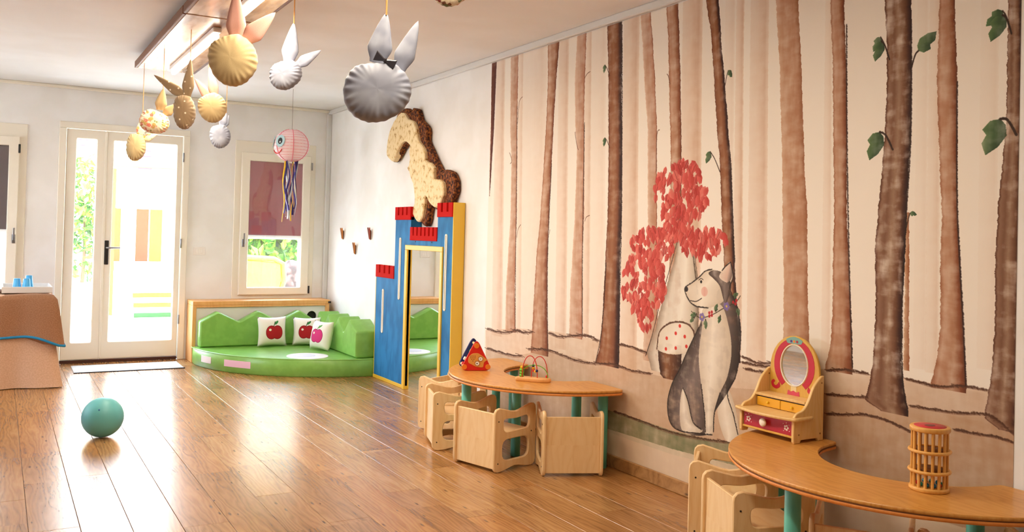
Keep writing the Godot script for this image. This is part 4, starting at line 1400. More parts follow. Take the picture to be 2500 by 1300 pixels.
# ---------------------------------------------------------------- cloth covered serving table
func cloth_ring(x0: float, x1: float, z0: float, z1: float, y: float, out: float, fold: float, drop := [], flare := 1.2) -> PackedVector3Array:
	# a rectangle walked once round with rounded corners, pushed out by "out", rippled by "fold"
	var pts := PackedVector3Array()
	var n := 160
	var w := x1 - x0
	var d := z1 - z0
	var total := 2 * (w + d)
	for i in n:
		var s := total * i / n
		var p: Vector2
		var nn: Vector2
		if s < w:
			p = Vector2(x0 + s, z1)
			nn = Vector2(0, 1)
		elif s < w + d:
			p = Vector2(x1, z1 - (s - w))
			nn = Vector2(1, 0)
		elif s < 2 * w + d:
			p = Vector2(x1 - (s - w - d), z0)
			nn = Vector2(0, -1)
		else:
			p = Vector2(x0, z0 + (s - 2 * w - d))
			nn = Vector2(-1, 0)
		var near := 1.0
		for c in [Vector2(x0, z1), Vector2(x1, z1), Vector2(x1, z0), Vector2(x0, z0)]:
			near = minf(near, p.distance_to(c) / 0.22)
		var corner := 1.0 - smoothstep(0.0, 1.0, near)
		var mid := Vector2((x0 + x1) / 2, (z0 + z1) / 2)
		var diag := Vector2(signf(p.x - mid.x), signf(p.y - mid.y)).normalized()
		nn = nn.lerp(diag, corner * 0.9).normalized()
		var ripple := fold * (sin(s * 21.0) + 0.6 * sin(s * 34.0 + 1.3)) * (0.5 + corner)
		var yy := y
		if drop.size():
			yy = y - drop[0] * corner * corner + 0.006 * sin(s * 9.0)
		var q := p + nn * (out * (1.0 + corner * flare) + ripple)
		pts.append(Vector3(q.x, yy, q.y))
	return pts


func build_serving_table() -> void:
	var x0 := -1.25
	var x1 := 0.40
	var z0 := -8.86
	var z1 := -8.06
	var h := 0.735
	var under := thing("serving_table", "plain table hidden under linen cloths beside the window", "table", Vector3.ZERO)
	part(under, "table_top", box_at(Vector3(x0 + 0.02, h - 0.04, z0 + 0.02), Vector3(x1 - 0.02, h - 0.008, z1 - 0.02), 0.004), M.pine)
	for p in [[x0 + 0.1, z0 + 0.1], [x1 - 0.1, z0 + 0.1], [x0 + 0.1, z1 - 0.1], [x1 - 0.1, z1 - 0.1]]:
		part(under, "leg", box(Vector3(0.05, h - 0.04, 0.05), 0.004, true), M.pine, Vector3(p[0], 0, p[1]))
	var linen := tri(mat(hex("dcb496"), 0.9, {"albedo_texture": noise_tex(0.08, 4, [hex("f4efea"), hex("ffffff")], [0.3, 0.7], 51, 256), "rim_enabled": true, "rim": 0.3}), Vector3.ONE * 3.0)
	var coarse := tri(mat(hex("a97a58"), 0.92, {"albedo_texture": noise_tex(0.12, 3, [hex("e6dfd8"), hex("ffffff")], [0.3, 0.7], 52, 256), "rim_enabled": true, "rim": 0.3}), Vector3.ONE * 3.0)
	var a := thing("tablecloth", "pale linen cloth falling to the floor round the serving table", "tablecloth", Vector3.ZERO)
	var rings := []
	for k in [[-0.3, h - 0.004, 0.0], [-0.02, h - 0.004, 0.0], [0.0, h - 0.01, 0.0], [0.006, h - 0.04, 0.001], [0.012, h - 0.2, 0.004], [0.02, h - 0.4, 0.008], [0.032, 0.2, 0.012], [0.045, 0.06, 0.016], [0.052, 0.006, 0.018]]:
		rings.append(cloth_ring(x0, x1, z0, z1, k[1], k[0], k[2]))
	var st := tool()
	add_loft(st, rings, true, false)
	part(a, "cloth", done(st), linen)
	var b := thing("tablecloth", "coarse brown linen overcloth with a blue crochet border", "tablecloth", Vector3.ZERO)
	rings = []
	for k in [[-0.38, h, 0.0, 0.0], [-0.02, h, 0.0, 0.0], [0.003, h - 0.006, 0.0, 0.0], [0.014, h - 0.04, 0.001, 0.0], [0.022, h - 0.14, 0.003, 0.01], [0.03, h - 0.25, 0.006, 0.05], [0.036, h - 0.33, 0.008, 0.08]]:
		rings.append(cloth_ring(x0, x1, z0, z1, k[1], k[0], k[2], [k[3]], 2.4 if k[0] > 0 else 1.2))
	st = tool()
	add_loft(st, rings, true, true)
	part(b, "cloth", done(st), coarse)
	part(b, "border", tube(Array(rings[-1]), 0.010, 6, true), mat(hex("1f86b8"), 0.85), Vector3.ZERO, Vector3.ZERO, "blue crochet border")
	# trays and cups
	var tray_m := mat(hex("ece8e2"), 0.4)
	var spots_ := [Vector3(0.225, h + 0.006, -8.45), Vector3(-0.18, h + 0.006, -8.45)]
	var tl := ["white shallow tray holding three blue cups", "white shallow tray next to the tray of cups"]
	for i in 2:
		var t := thing("tray", tl[i], "tray", spots_[i], 0.0, "trays on the serving table")
		var s2 := tool()
		add_frame(s2, -0.18, 0.18, -0.27, 0.27, 0.012, -0.05, 0.0, 0.003)
		part(t, "rim", done(s2), tray_m, Vector3.ZERO, Vector3(PI / 2, 0, 0))
		part(t, "base", box_at(Vector3(-0.17, 0.0, -0.26), Vector3(0.17, 0.006, 0.26), 0.001), tray_m)
	var cup := mat(hex("4fb0e6"), 0.3)
	var prof := [Vector2(0.0005, 0.095), Vector2(0.022, 0.095), Vector2(0.0245, 0.092), Vector2(0.027, 0.06), Vector2(0.0275, 0.058), Vector2(0.034, 0.006), Vector2(0.036, 0.004), Vector2(0.036, 0.0), Vector2(0.032, 0.0), Vector2(0.022, 0.088), Vector2(0.0005, 0.09)]
	prof.reverse()
	var cl := ["blue plastic cup turned over, beside the tray's end", "blue plastic cup turned over, in front of the tallest one", "blue plastic cup turned over on top of another, the tallest"]
	for i in 3:
		var p: Vector3 = [Vector3(0.155, h + 0.0125, -8.5), Vector3(0.225, h + 0.0125, -8.46), Vector3(0.245, h + 0.0125, -8.56)][i]
		var t := thing("cup", cl[i], "cup", p, 0.0, "blue cups on the tray")
		part(t, "body", lathe(prof, 20), cup)
		if i == 2:
			part(t, "second_cup", lathe(prof, 20), cup, Vector3(0, 0.022, 0))


# ---------------------------------------------------------------- hanging fabric rabbits
func puff(rx: float, ry: float, t: float, pleats: int, deep_: float) -> ArrayMesh:
	# a stuffed round, seam puckered all round; lies in x and y, z is its thickness
	var st := tool()
	var segs := 144
	var rings := []
	var rows := 16
	for i in rows * 2 + 1:
		var k := absf(i - rows) / float(rows)           # 1 at poles, 0 at the seam
		var s := signf(i - rows)
		var ang := k * PI / 2
		var ring := PackedVector3Array()
		var env := exp(-pow((ang - 0.42) / 0.34, 2.0))
		for j in segs:
			var a := TAU * j / segs
			var pk := deep_ * (sin(pleats * a + 1.9 * sin(3 * a)) + 0.6 * sin(pleats * 0.62 * a + 2.0 * sin(2 * a + s)))
			var lump := 1.0 + 0.03 * sin(2 * a + 0.6) + 0.02 * sin(3 * a + 2)
			var r := pow(cos(ang), 0.8) * lump * (1.0 + 0.16 * pk * pow(cos(ang), 6))
			var y := ry * r * sin(a)
			if y > ry * 0.78:
				y = ry * 0.78 + (y - ry * 0.78) * 0.35
			ring.append(Vector3(rx * r * cos(a), y, s * t * (pow(sin(ang), 0.75) + pk * env) + 0.03 * t * cos(ang) * sin(5 * a + k * 7)))
		rings.append(ring)
	add_loft(st, rings, true, false)
	return done(st)


func ear_mesh(l: float, w: float, t: float, bend: float) -> ArrayMesh:
	# grows along +y from a gathered base, widest in the middle, pointed
	var rings := []
	for i in 15:
		var k := i / 14.0
		var prof: float = lerpf(0.6, 1.0, smoothstep(0, 0.3, k)) if k < 0.3 else pow(maxf(1.0 - (k - 0.3) / 0.7, 0.0), 0.72)
		var ring := PackedVector3Array()
		for j in 20:
			var a := TAU * j / 20.0
			var crease := 1.0 - 0.35 * exp(-pow(cos(a) / 0.3, 2.0)) * (1.0 - k) * (1.0 if sin(a) > 0 else 0.4)
			ring.append(Vector3(w / 2 * maxf(prof, 0.004) * cos(a) + bend * k * k, l * k, t / 2 * maxf(prof, 0.004) * sin(a) * crease))
		rings.append(ring)
	var st := tool()
	add_loft(st, rings, true, true)
	return done(st)


func rabbit(label: String, px: Vector2, far: float, w: float, h: float, t: float, head_m: Material, ear_m: Material, ears: Array, turn := 0.0, tilt := 0.0, bow := false) -> void:
	# px: middle of the head in the photograph; ears: [photo root x, y, photo tip x, y, width px]
	var at := deep(px.x, px.y, far)
	var top_y := 2.5
	var scale := far / FOCAL
	var g := thing("fabric_rabbit", label, "ornament", Vector3(at.x, at.y, at.z), 0.0, "fabric rabbit heads hung from the ceiling boards")
	# a frame that looks toward the room's entrance, like the heads do
	var face_turn := atan2(-ahead_v.x, -ahead_v.z)
	var basis := Basis(Vector3.UP, face_turn + turn)
	var head := part(g, "head", puff(w * scale / 2, h * scale / 2, t * scale / 2, 23, 0.05), head_m)
	head.transform = Transform3D(basis * Basis(Vector3.BACK, tilt), Vector3.ZERO)
	var flat := Basis(Vector3.UP, face_turn)
	var tip_top := Vector3.ZERO
	for i in ears.size():
		var e = ears[i]
		var a := flat * Vector3((e[0] - px.x) * scale, -(e[1] - px.y) * scale, 0)
		var b := flat * Vector3((e[2] - px.x) * scale, -(e[3] - px.y) * scale, 0)
		var d := b - a
		var er := part(g, "ear", ear_mesh(d.length(), e[4] * scale, e[4] * scale * 0.42, 0.0), ear_m)
		var y := d.normalized()
		var z := flat * Vector3(0, 0, 1)
		var x := y.cross(z).normalized()
		z = x.cross(y)
		er.transform = Transform3D(Basis(x, y, z), a - flat * Vector3(0, 0, 0.004 * (i + 1)))
		if i == 0:
			tip_top = b
	if bow:
		var bm := mat(hex("26242c"), 0.3)
		var c := flat * Vector3((942 - px.x) * scale, -(152 - px.y) * scale, 0.035)
		for s in [-1, 1]:
			var p := part(g, "bow", prism(PackedVector2Array([Vector2(0.002, 0.004), Vector2(0.036, 0.018), Vector2(0.038, -0.018), Vector2(0.002, -0.004)]), [], -0.006, 0.006, 0.003), bm)
			p.transform = Transform3D(flat * Basis(Vector3.BACK, -0.45 + (PI if s < 0 else 0.0)), c)
		var kn := part(g, "bow_knot", box(Vector3(0.012, 0.016, 0.016), 0.004), bm)
		kn.transform = Transform3D(flat * Basis(Vector3.BACK, -0.45), c)
	var up_to := TOP - at.y
	if absf(at.x - 1.08) < 0.2 and at.z < -1.2 and at.z > -7.3:
		up_to = top_y - at.y
	part(g, "cord", tube([tip_top - Vector3(0, 0.01, 0), Vector3(tip_top.x, up_to, tip_top.z)], 0.0022 if far > 5.0 else 0.003, 6), M.rope)


func build_rabbits() -> void:
	var weave := noise_tex(0.25, 2, [hex("e4ddd2"), hex("ffffff")], [0.3, 0.7], 61, 128)
	var grey := tri(mat(hex("9196a6"), 0.6, {"albedo_texture": noise_tex(0.015, 3, [hex("d8d8de"), hex("ffffff")], [0.3, 0.7], 62, 128), "rim_enabled": true, "rim": 0.4}), Vector3.ONE * 4.0)
	var beige := tri(mat(hex("cbb78c"), 0.9, {"albedo_texture": weave, "rim_enabled": true, "rim": 0.3}), Vector3.ONE * 14.0)
	var pink := tri(mat(hex("cc9a90"), 0.85, {"albedo_texture": weave, "rim_enabled": true, "rim": 0.3}), Vector3.ONE * 14.0)
	var tan_ := tri(mat(hex("b39a70"), 0.9, {"albedo_texture": weave, "rim_enabled": true, "rim": 0.3}), Vector3.ONE * 14.0)
	var dots := tri(mat(hex("ffffff"), 0.85, {"albedo_texture": dot_cloth(), "rim_enabled": true, "rim": 0.3}), Vector3.ONE * 7.0)
	var floral := tri(mat(hex("ffffff"), 0.85, {"albedo_texture": flower_cloth(hex("efe2c4"), [hex("d7604e"), hex("c9a24e"), hex("8a9a52"), hex("e08a72")]), "rim_enabled": true, "rim": 0.3}), Vector3.ONE * 4.0)
	var floral2 := tri(mat(hex("ffffff"), 0.85, {"albedo_texture": flower_cloth(hex("e8dcc0"), [hex("8e1f1a"), hex("4e5a26"), hex("b85a40"), hex("6e3a24")]), "rim_enabled": true, "rim": 0.3}), Vector3.ONE * 3.0)
	rabbit("big silver grey rabbit head with a black bow tie", Vector2(920, 222), 3.0, 162, 156, 84, grey, grey, [[918, 152, 938, 28, 62], [972, 168, 1016, 46, 52]], 0.15, 0.1, true)
	rabbit("small silver grey rabbit head with one ear out sideways", Vector2(697, 182), 4.6, 80, 74, 44, grey, grey, [[703, 152, 714, 52, 42], [724, 158, 782, 119, 30]], -0.2, 0.3)
	rabbit("mustard rabbit head with big rose ears", Vector2(568, 145), 4.0, 114, 132, 64, beige, pink, [[574, 96, 570, -30, 50], [596, 98, 668, 26, 50]], 0.1, 0.4)
	rabbit("brown rabbit head with white dots, seen narrow", Vector2(450, 272), 5.4, 50, 90, 46, dots, dots, [[455, 236, 461, 142, 30], [448, 234, 371, 184, 26]], 0.1, 0.1)
	rabbit("mustard rabbit head with two narrow rose ears", Vector2(518, 262), 5.6, 66, 76, 40, beige, pink, [[524, 236, 507, 162, 26], [510, 240, 472, 192, 24]], 0.2, 0.5)
	rabbit("floral rabbit head with tan ears", Vector2(377, 297), 6.0, 68, 62, 40, floral, tan_, [[389, 268, 396, 215, 30], [400, 278, 430, 252, 26]], 0.2, -0.4)
	rabbit("mustard rabbit head with floral ears, lowest of all", Vector2(332, 358), 6.6, 44, 72, 40, beige, floral, [[340, 330, 346, 284, 24], [350, 338, 382, 326, 22]], 0.2, 0.0)
	rabbit("pale grey rabbit head with its ear upright, in front of the window wall", Vector2(537, 332), 6.6, 48, 62, 36, grey, grey, [[540, 306, 551, 272, 24], [546, 308, 556, 280, 18]], 0.2, 0.2)
	rabbit("dark red and green floral rabbit head mostly above the frame", Vector2(1098, -48), 3.0, 110, 128, 60, floral2, floral2, [[1096, -100, 1090, -170, 44], [1110, -100, 1140, -166, 40]], 0.2, 0.2)


func dot_cloth() -> ImageTexture:
	var im := Image.create_empty(128, 128, false, Image.FORMAT_RGB8)
	im.fill(hex("9a8264"))
	for p in [[16, 16], [48, 48], [80, 16], [112, 48], [16, 80], [48, 112], [80, 80], [112, 112]]:
		for y in range(-5, 6):
			for x in range(-5, 6):
				if x * x + y * y <= 24:
					im.set_pixel(p[0] + x, p[1] + y, hex("f2e6d2"))
	return ImageTexture.create_from_image(im)


func flower_cloth(ground: Color, tones: Array) -> ImageTexture:
	var im := Image.create_empty(256, 256, false, Image.FORMAT_RGB8)
	im.fill(ground)
	var r := RandomNumberGenerator.new()
	r.seed = 4
	for k in 46:
		var c := Vector2(r.randf() * 256, r.randf() * 256)
		var tone: Color = tones[k % tones.size()]
		var petals := 5 if k % 4 < 2 else 2
		for p in petals:
			var o := c + Vector2.from_angle(TAU * p / petals + k) * 7.0
			for y in range(-6, 7):
				for x in range(-6, 7):
					if x * x + y * y <= 30:
						im.set_pixel(posmod(int(o.x) + x, 256), posmod(int(o.y) + y, 256), tone.lerp(ground, 0.35 * r.randf()))
	return ImageTexture.create_from_image(im)


# ---------------------------------------------------------------- paper lantern with streamers
func build_lantern() -> void:
	var at := deep(712, 356, 8.2)
	var scale := 8.2 / FOCAL
	var g := thing("paper_lantern", "pink paper lantern with a smiling face and foil streamers", "lantern", at)
	var paper := mat(hex("fbe3e6"), 0.7, {"backlight_enabled": true, "backlight": Color(0.5, 0.42, 0.44)})
	var line_m := mat(hex("ee7f92"), 0.7)
	var r := 43 * scale
	var st := tool()
	var prof := []
	for i in 29:
		var a := -PI / 2 * 0.86 + PI * 0.86 * i / 28.0
		prof.append(Vector2(r * cos(a) * (1.0 if i % 2 else 0.982), r * 0.92 * sin(a)))
	add_lathe(st, prof, 32)
	part(g, "shade", done(st), paper)
	for i in range(1, 28, 2):
		var a := -PI / 2 * 0.86 + PI * 0.86 * i / 28.0
		var ring := []
		for k in 24:
			ring.append(Vector3(r * cos(a) * cos(TAU * k / 24), r * 0.92 * sin(a), r * cos(a) * sin(TAU * k / 24)))
		part(g, "hoop", tube(ring, 0.0016, 4, true), line_m)
	for k in 6:
		var seam := []
		var th := TAU * k / 6.0 + 0.35
		for i in 15:
			var a := -PI / 2 * 0.86 + PI * 0.86 * i / 14.0
			seam.append(Vector3(r * 1.005 * cos(a) * cos(th), r * 0.925 * sin(a), -r * 1.005 * cos(a) * sin(th)))
		part(g, "seam", tube(seam, 0.0035, 5), line_m)
	# face, turned toward the door side
	var to_eye := atan2(-ahead_v.x, -ahead_v.z)
	var turn := Basis(Vector3.UP, to_eye - 0.85)
	for e in [[0.42, 0.18, 1.0], [-0.42, 0.18, 1.0]]:
		var dir := Vector3(sin(e[0]), e[1], cos(e[0])).normalized()
		var f := Basis(Vector3.UP, e[0])
		for l in [[13.0, 15.0, hex("b4d6de"), 0.0], [6.5, 8.0, hex("191516"), 0.003], [2.0, 2.4, hex("ffffff"), 0.006]]:
			var p := part(g, "eye_white" if l[0] > 10 else ("pupil" if l[0] > 3 else "eye_glint"), prism(circle(l[0] * scale, 20, Vector2(0, 0 if l[0] > 3 else -2.5 * scale), l[1] * scale), [], -0.002, 0.002), mat(l[2], 0.4))
			p.transform = Transform3D(turn * f * Basis(Vector3.RIGHT, -e[1] * 0.9), turn * (dir * Vector3(r, r * 0.95, r) * (1.005 + l[3])))
	var smile := []
	for i in 13:
		var a := lerpf(-0.5, 0.5, i / 12.0)
		var y := -0.62 + 0.28 * pow(absf(a) / 0.5, 2.0)
		smile.append(turn * (Vector3(sin(a), y, cos(a)).normalized() * Vector3(r, r * 0.95, r) * 1.01))
	part(g, "mouth", tube(smile, 0.005, 6), mat(hex("d42a2a"), 0.5))
	for k in 14:
		var a := TAU * k / 14.0
		var rr := 0.035 + 0.012 * (k % 3)
		var l := (118.0 + 34.0 * fposmod(k * 0.618, 1.0)) * scale
		var pts := []
		for i in 10:
			var q := i / 9.0
			pts.append(Vector3(rr * cos(a) + 0.012 * sin(q * 9 + k), -r * 0.86 - l * q, rr * sin(a) + 0.012 * cos(q * 8 + k * 2)))
		var s2 := tool()
		var rows := []
		for i in 10:
			var side := Vector3(cos(a + 1.2 * i / 9.0), 0, sin(a + 1.2 * i / 9.0)) * 0.009
			rows.append(PackedVector3Array([pts[i] - side, pts[i] + side, pts[i] + side + Vector3(0, 0, 0.001), pts[i] - side + Vector3(0, 0, 0.001)]))
		add_loft(s2, rows, true, true)
		part(g, "streamer", done(s2), [mat(hex("4b3f8e"), 0.25, {"metallic": 0.5}), mat(hex("dfe4ea"), 0.25, {"metallic": 0.5}), mat(hex("3a3470"), 0.25, {"metallic": 0.5}), mat(hex("f0c62a"), 0.3, {"metallic": 0.3}), mat(hex("c9d4dc"), 0.25, {"metallic": 0.5})][k % 5])
	part(g, "cord", tube([Vector3(0, r * 0.85, 0), Vector3(0, TOP - at.y, 0)], 0.0018, 5), mat(hex("8a8078"), 0.7))


# ---------------------------------------------------------------- driftwood on the wall
func build_driftwood() -> void:
	# traced on the wall plane a hand's breadth out, like a rearing horse
	var face_px := [962, 296, 968, 286, 978, 276, 988, 280, 994, 292, 1006, 294, 1012, 304, 1016, 322, 1020, 342, 1030, 358, 1036, 372, 1037, 392, 1048, 398, 1058, 410, 1058, 436, 1070, 438, 1080, 446, 1082, 470, 1078, 486, 1072, 500, 1064, 508, 1052, 502, 1044, 490, 1038, 478, 1036, 490, 1034, 508, 1030, 530, 1024, 542, 1016, 540, 1010, 530, 1006, 516, 1010, 502, 1012, 488, 1010, 466, 1008, 450, 1002, 436, 998, 420, 994, 410, 998, 402, 1000, 386, 998, 370, 1000, 356, 994, 350, 986, 344, 978, 350, 970, 366, 964, 384, 958, 394, 950, 390, 944, 380, 944, 356, 948, 332, 954, 312]
	var bark_px := [968, 284, 980, 268, 992, 264, 1002, 276, 1008, 264, 1018, 268, 1024, 292, 1036, 304, 1042, 322, 1040, 344, 1050, 364, 1058, 384, 1068, 404, 1078, 420, 1088, 414, 1102, 422, 1110, 440, 1110, 466, 1104, 484, 1098, 502, 1086, 512, 1070, 514, 1058, 508, 1050, 500, 1046, 520, 1044, 536, 1038, 552, 1028, 546, 1024, 520, 1030, 490, 1020, 460, 1010, 430, 1004, 410, 1006, 380, 1002, 354, 990, 352, 980, 366, 970, 384, 960, 397, 952, 380, 960, 340]
	var t := thing("driftwood", "pale driftwood slab with dark bark edges above the castle", "driftwood", Vector3(WALL_X, 0, -6.9))
	var out := 0.085
	var groups := [[face_px, out, 0.03, "pale_slab", tri(mat(hex("efdcb4"), 0.75, {"albedo_texture": noise_tex(0.02, 5, [hex("a8825c"), hex("ecdcb8"), hex("fffaf0")], [0.08, 0.22, 0.5], 71, 256)}), Vector3(3.2, 3.2, 3.2))], [bark_px, out - 0.028, 0.004, "bark", tri(mat(hex("9a6838"), 0.9, {"albedo_texture": noise_tex(0.04, 5, [hex("2c1608"), hex("a5713e"), hex("ffdca0")], [0.25, 0.5, 0.75], 72, 256)}), Vector3(3, 3, 3))]]
	for g in groups:
		var px: Array = g[0]
		var pts := []
		for i in range(0, px.size(), 2):
			var w := on_x(px[i], px[i + 1], WALL_X - g[1])
			pts.append(Vector2(-(w.z + 6.9), w.y))
		var curve := smooth_line(pts, 2, true)
		for i in curve.size():
			curve[i] += Vector2(rng.randf_range(-1, 1), rng.randf_range(-1, 1)) * 0.004
		# depth: face toward the room at -out, back near the wall; drawn with X = -z, turned about y
		part(t, g[3], prism(PackedVector2Array(curve), [], -g[1], -g[2], 0.008), g[4], Vector3.ZERO, Vector3(0, PI / 2, 0))


# ---------------------------------------------------------------- small things on the walls
func build_wall_bits() -> void:
	var tones := [hex("d8842e"), hex("cf7c28"), hex("a8401c")]
	var names := ["orange wooden butterfly hook nearest the room's corner", "orange wooden butterfly hook hanging lowest of the three", "dark red wooden butterfly hook next to the castle"]
	var i := 0
	for p in [[840, 571], [870, 607], [907, 571]]:
		var w := on_x(p[0], p[1], WALL_X)
		var t := thing("wall_hook", names[i].replace("nearest the room's corner", "beside the corner duct"), "hook", w, 0.0, "butterfly hooks on the plain wall")
		for s in [-1, 1]:
			# two wings standing out from the wall in a V
			var wing := rounded([Vector2(0, -0.055), Vector2(0.014, -0.052), Vector2(0.022, -0.01), Vector2(0.036, 0.055), Vector2(0.024, 0.062), Vector2(0, 0.01)], 0.008, 3)
			part(t, "wing", prism(wing, [], -0.003, 0.003, 0.001), mat(tones[i] if s > 0 else tones[i].darkened(0.25), 0.5), Vector3(-0.012, 0, 0), Vector3(0, PI + s * 0.9, 0))
		part(t, "body", lathe([Vector2(0.001, -0.06), Vector2(0.007, -0.055), Vector2(0.008, 0.02), Vector2(0.005, 0.03), Vector2(0.001, 0.034)], 10), mat(hex("6b3a1c"), 0.5), Vector3(-0.01, 0, 0))
		i += 1
	var sw := thing("wall_switch", "white wall switch plate between door and window", "switch", Vector3(1.756, 1.07, BACK_Z))
	part(sw, "plate", box_at(Vector3(-0.058, -0.04, 0.0), Vector3(0.058, 0.04, 0.009), 0.003), mat(hex("f5f0ea"), 0.35))
	for k in 3:
		part(sw, "rocker", box_at(Vector3(-0.034 + 0.023 * k, -0.023, 0.008), Vector3(-0.012 + 0.023 * k, 0.023, 0.0125), 0.002), mat(hex("f8f4ee"), 0.3))
	var dm := thing("door_mat", "thin pale grey mat on the floor inside the glazed door", "mat", Vector3(1.08, 0, -8.92))
	part(dm, "pile", box_at(Vector3(-0.46, 0.0, -0.2), Vector3(0.46, 0.006, 0.24), 0.002), tri(mat(hex("eef2f2"), 0.3, {"albedo_texture": noise_tex(0.2, 2, [hex("c8c8c8"), hex("ffffff")], [0.3, 0.7], 77, 128)}), Vector3.ONE * 4))
	part(dm, "edge", box_at(Vector3(-0.465, 0.0, 0.236), Vector3(0.465, 0.008, 0.246), 0.002), M.black)


# ---------------------------------------------------------------- toys on the tables
func build_toys() -> void:
	triangle_toy()
	bead_maze()
	vanity()
	roller()


func triangle_toy() -> void:
	var h := 0.4605
	var a := on_y(1118, 906, h)
	var b := on_y(1206, 906, h)
	var g := thing("activity_triangle", "red triangular activity toy with an owl face on the front", "toy", Vector3((a.x + b.x) / 2, h, (a.z + b.z) / 2))
	var dir := Vector2(b.x - a.x, b.z - a.z)
	var w := 0.205
	g.rotation.y = atan2(-dir.y, dir.x)
	var shape := rounded([Vector2(-w / 2, 0), Vector2(w / 2, 0), Vector2(0, 0.205)], 0.05, 5)
	part(g, "front_panel", prism(shape, [], -0.012, 0.0, 0.003, true), M.red)
	part(g, "back_panel", prism(shape, [], -0.17, -0.158, 0.003, true), M.navy)
	for p in [[-0.074, 0.024], [0.074, 0.024], [0.0, 0.155]]:
		part(g, "corner_disc", prism(circle(0.0165, 18, Vector2(p[0], p[1])), [], -0.001, 0.004, 0.001, true), M.orange)
		part(g, "rod", tube([Vector3(p[0], p[1], -0.012), Vector3(p[0], p[1], -0.158)], 0.008, 10), mat(hex("e8cf9a"), 0.5))
	for k in 9:
		var m: Material = [M.yellow, M.red, M.lime, M.cream, M.orange][k % 5]
		var s: float = -1.0 if k % 2 else 1.0
		part(g, "side_block", box(Vector3(0.016, 0.022, 0.026), 0.003), m, Vector3(s * (0.086 - 0.011 * (k / 2) * 2.0) * 0.86, 0.034 + 0.024 * (k / 2), -0.05 - 0.028 * (k % 4)), Vector3(0, 0, s * 0.46))
	part(g, "inner_board", prism(rounded([Vector2(-w / 2 + 0.03, 0.012), Vector2(w / 2 - 0.03, 0.012), Vector2(0, 0.165)], 0.03, 4), [], -0.09, -0.082, 0.002), M.cream)
	# the owl: round body with a notch of red, two eyes, feather ticks
	var wood := mat(hex("e2a24e"), 0.5)
	var owl := rounded([Vector2(-0.052, 0.05), Vector2(-0.05, 0.085), Vector2(-0.025, 0.108), Vector2(0.01, 0.11), Vector2(0.04, 0.09), Vector2(0.072, 0.066), Vector2(0.048, 0.056), Vector2(0.044, 0.02), Vector2(0.0, 0.024), Vector2(-0.03, 0.04)], 0.012, 3)
	part(g, "owl", prism(owl, [], -0.002, 0.0035, 0.001), wood, Vector3.ZERO, Vector3.ZERO, "wooden owl shape")
	for e in [[0.026, 0.074, 0.0], [0.006, 0.046, 1.0]]:
		part(g, "eye_ring", prism(circle(0.0165, 18, Vector2(e[0], e[1])), [], 0.003, 0.0055), mat(hex("a8682e"), 0.5))
		part(g, "eye", prism(circle(0.0125, 18, Vector2(e[0], e[1])), [], 0.004, 0.0075), M.white)
		part(g, "pupil", prism(circle(0.004, 10, Vector2(e[0] - 0.002, e[1])), [], 0.007, 0.0085), M.black if e[2] > 0 else mat(hex("8fb4b8"), 0.3))
	for r in [[3, 0.093], [3, 0.083], [2, 0.073], [1, 0.063]]:
		for k in r[0]:
			var x: float = -0.022 + (k - (r[0] - 1) / 2.0) * 0.0125
			part(g, "feather_mark", prism(PackedVector2Array([Vector2(x - 0.0038, r[1]), Vector2(x + 0.0038, r[1]), Vector2(x, r[1] - 0.006)]), [], 0.003, 0.0042), mat(hex("5a2f18"), 0.6))


func bead_maze() -> void:
	var h := 0.4605
	var c := on_y(1300, 932, h)
	var g := thing("bead_maze", "small bead maze with red and green wires on a wavy wooden base", "toy", c, deg_to_rad(-42))
	var base := []
	for k in 28:
		var a := TAU * k / 28.0
		var wave := 0.006 * sin(2 * a + 0.8)
		base.append(Vector2(0.105 * cos(a) + wave, (0.036 + 0.008 * cos(2 * a)) * sin(a) + 0.008 * sin(cos(a) * 3.0)))
	part(g, "base", slab_of(PackedVector2Array(base), 0.0, 0.024, 0.004), M.pine)
	var arcs := [[-0.06, 0.03, 0.13, 0.012, M.red, 0.0026], [-0.01, 0.085, 0.125, -0.012, M.red, 0.0026], [-0.068, 0.09, 0.075, 0.0, M.lime, 0.0024]]
	for a in arcs:
		var pts := []
		for i in 17:
			var t := i / 16.0
			var x := lerpf(a[0], a[1], 0.5 - 0.5 * cos(PI * t))
			pts.append(Vector3(x, 0.02 + a[2] * sin(PI * t) ** 0.8, a[3]))
		part(g, "wire", tube(pts, a[5], 6), a[4])
	var beads := [[-0.065, 0.032, 0.0, 0.013, M.lime], [-0.065, 0.048, 0.0, 0.013, M.lime], [-0.065, 0.064, 0.0, 0.013, M.lime], [-0.065, 0.079, 0.0, 0.010, M.yellow], [0.0, 0.09, -0.012, 0.0085, M.navy], [0.002, 0.076, -0.012, 0.0085, M.yellow], [0.006, 0.062, -0.006, 0.0085, M.red], [0.016, 0.06, 0.004, 0.0085, M.yellow], [0.026, 0.064, 0.012, 0.0085, M.navy], [0.082, 0.031, -0.012, 0.0085, M.red]]
	for b in beads:
		part(g, "bead", lathe(ball_profile(b[3], 8) if b[4] != M.lime else [Vector2(0.004, -0.008), Vector2(b[3], -0.006), Vector2(b[3], 0.006), Vector2(0.004, 0.008)], 14), b[4], Vector3(b[0], b[1], b[2]))


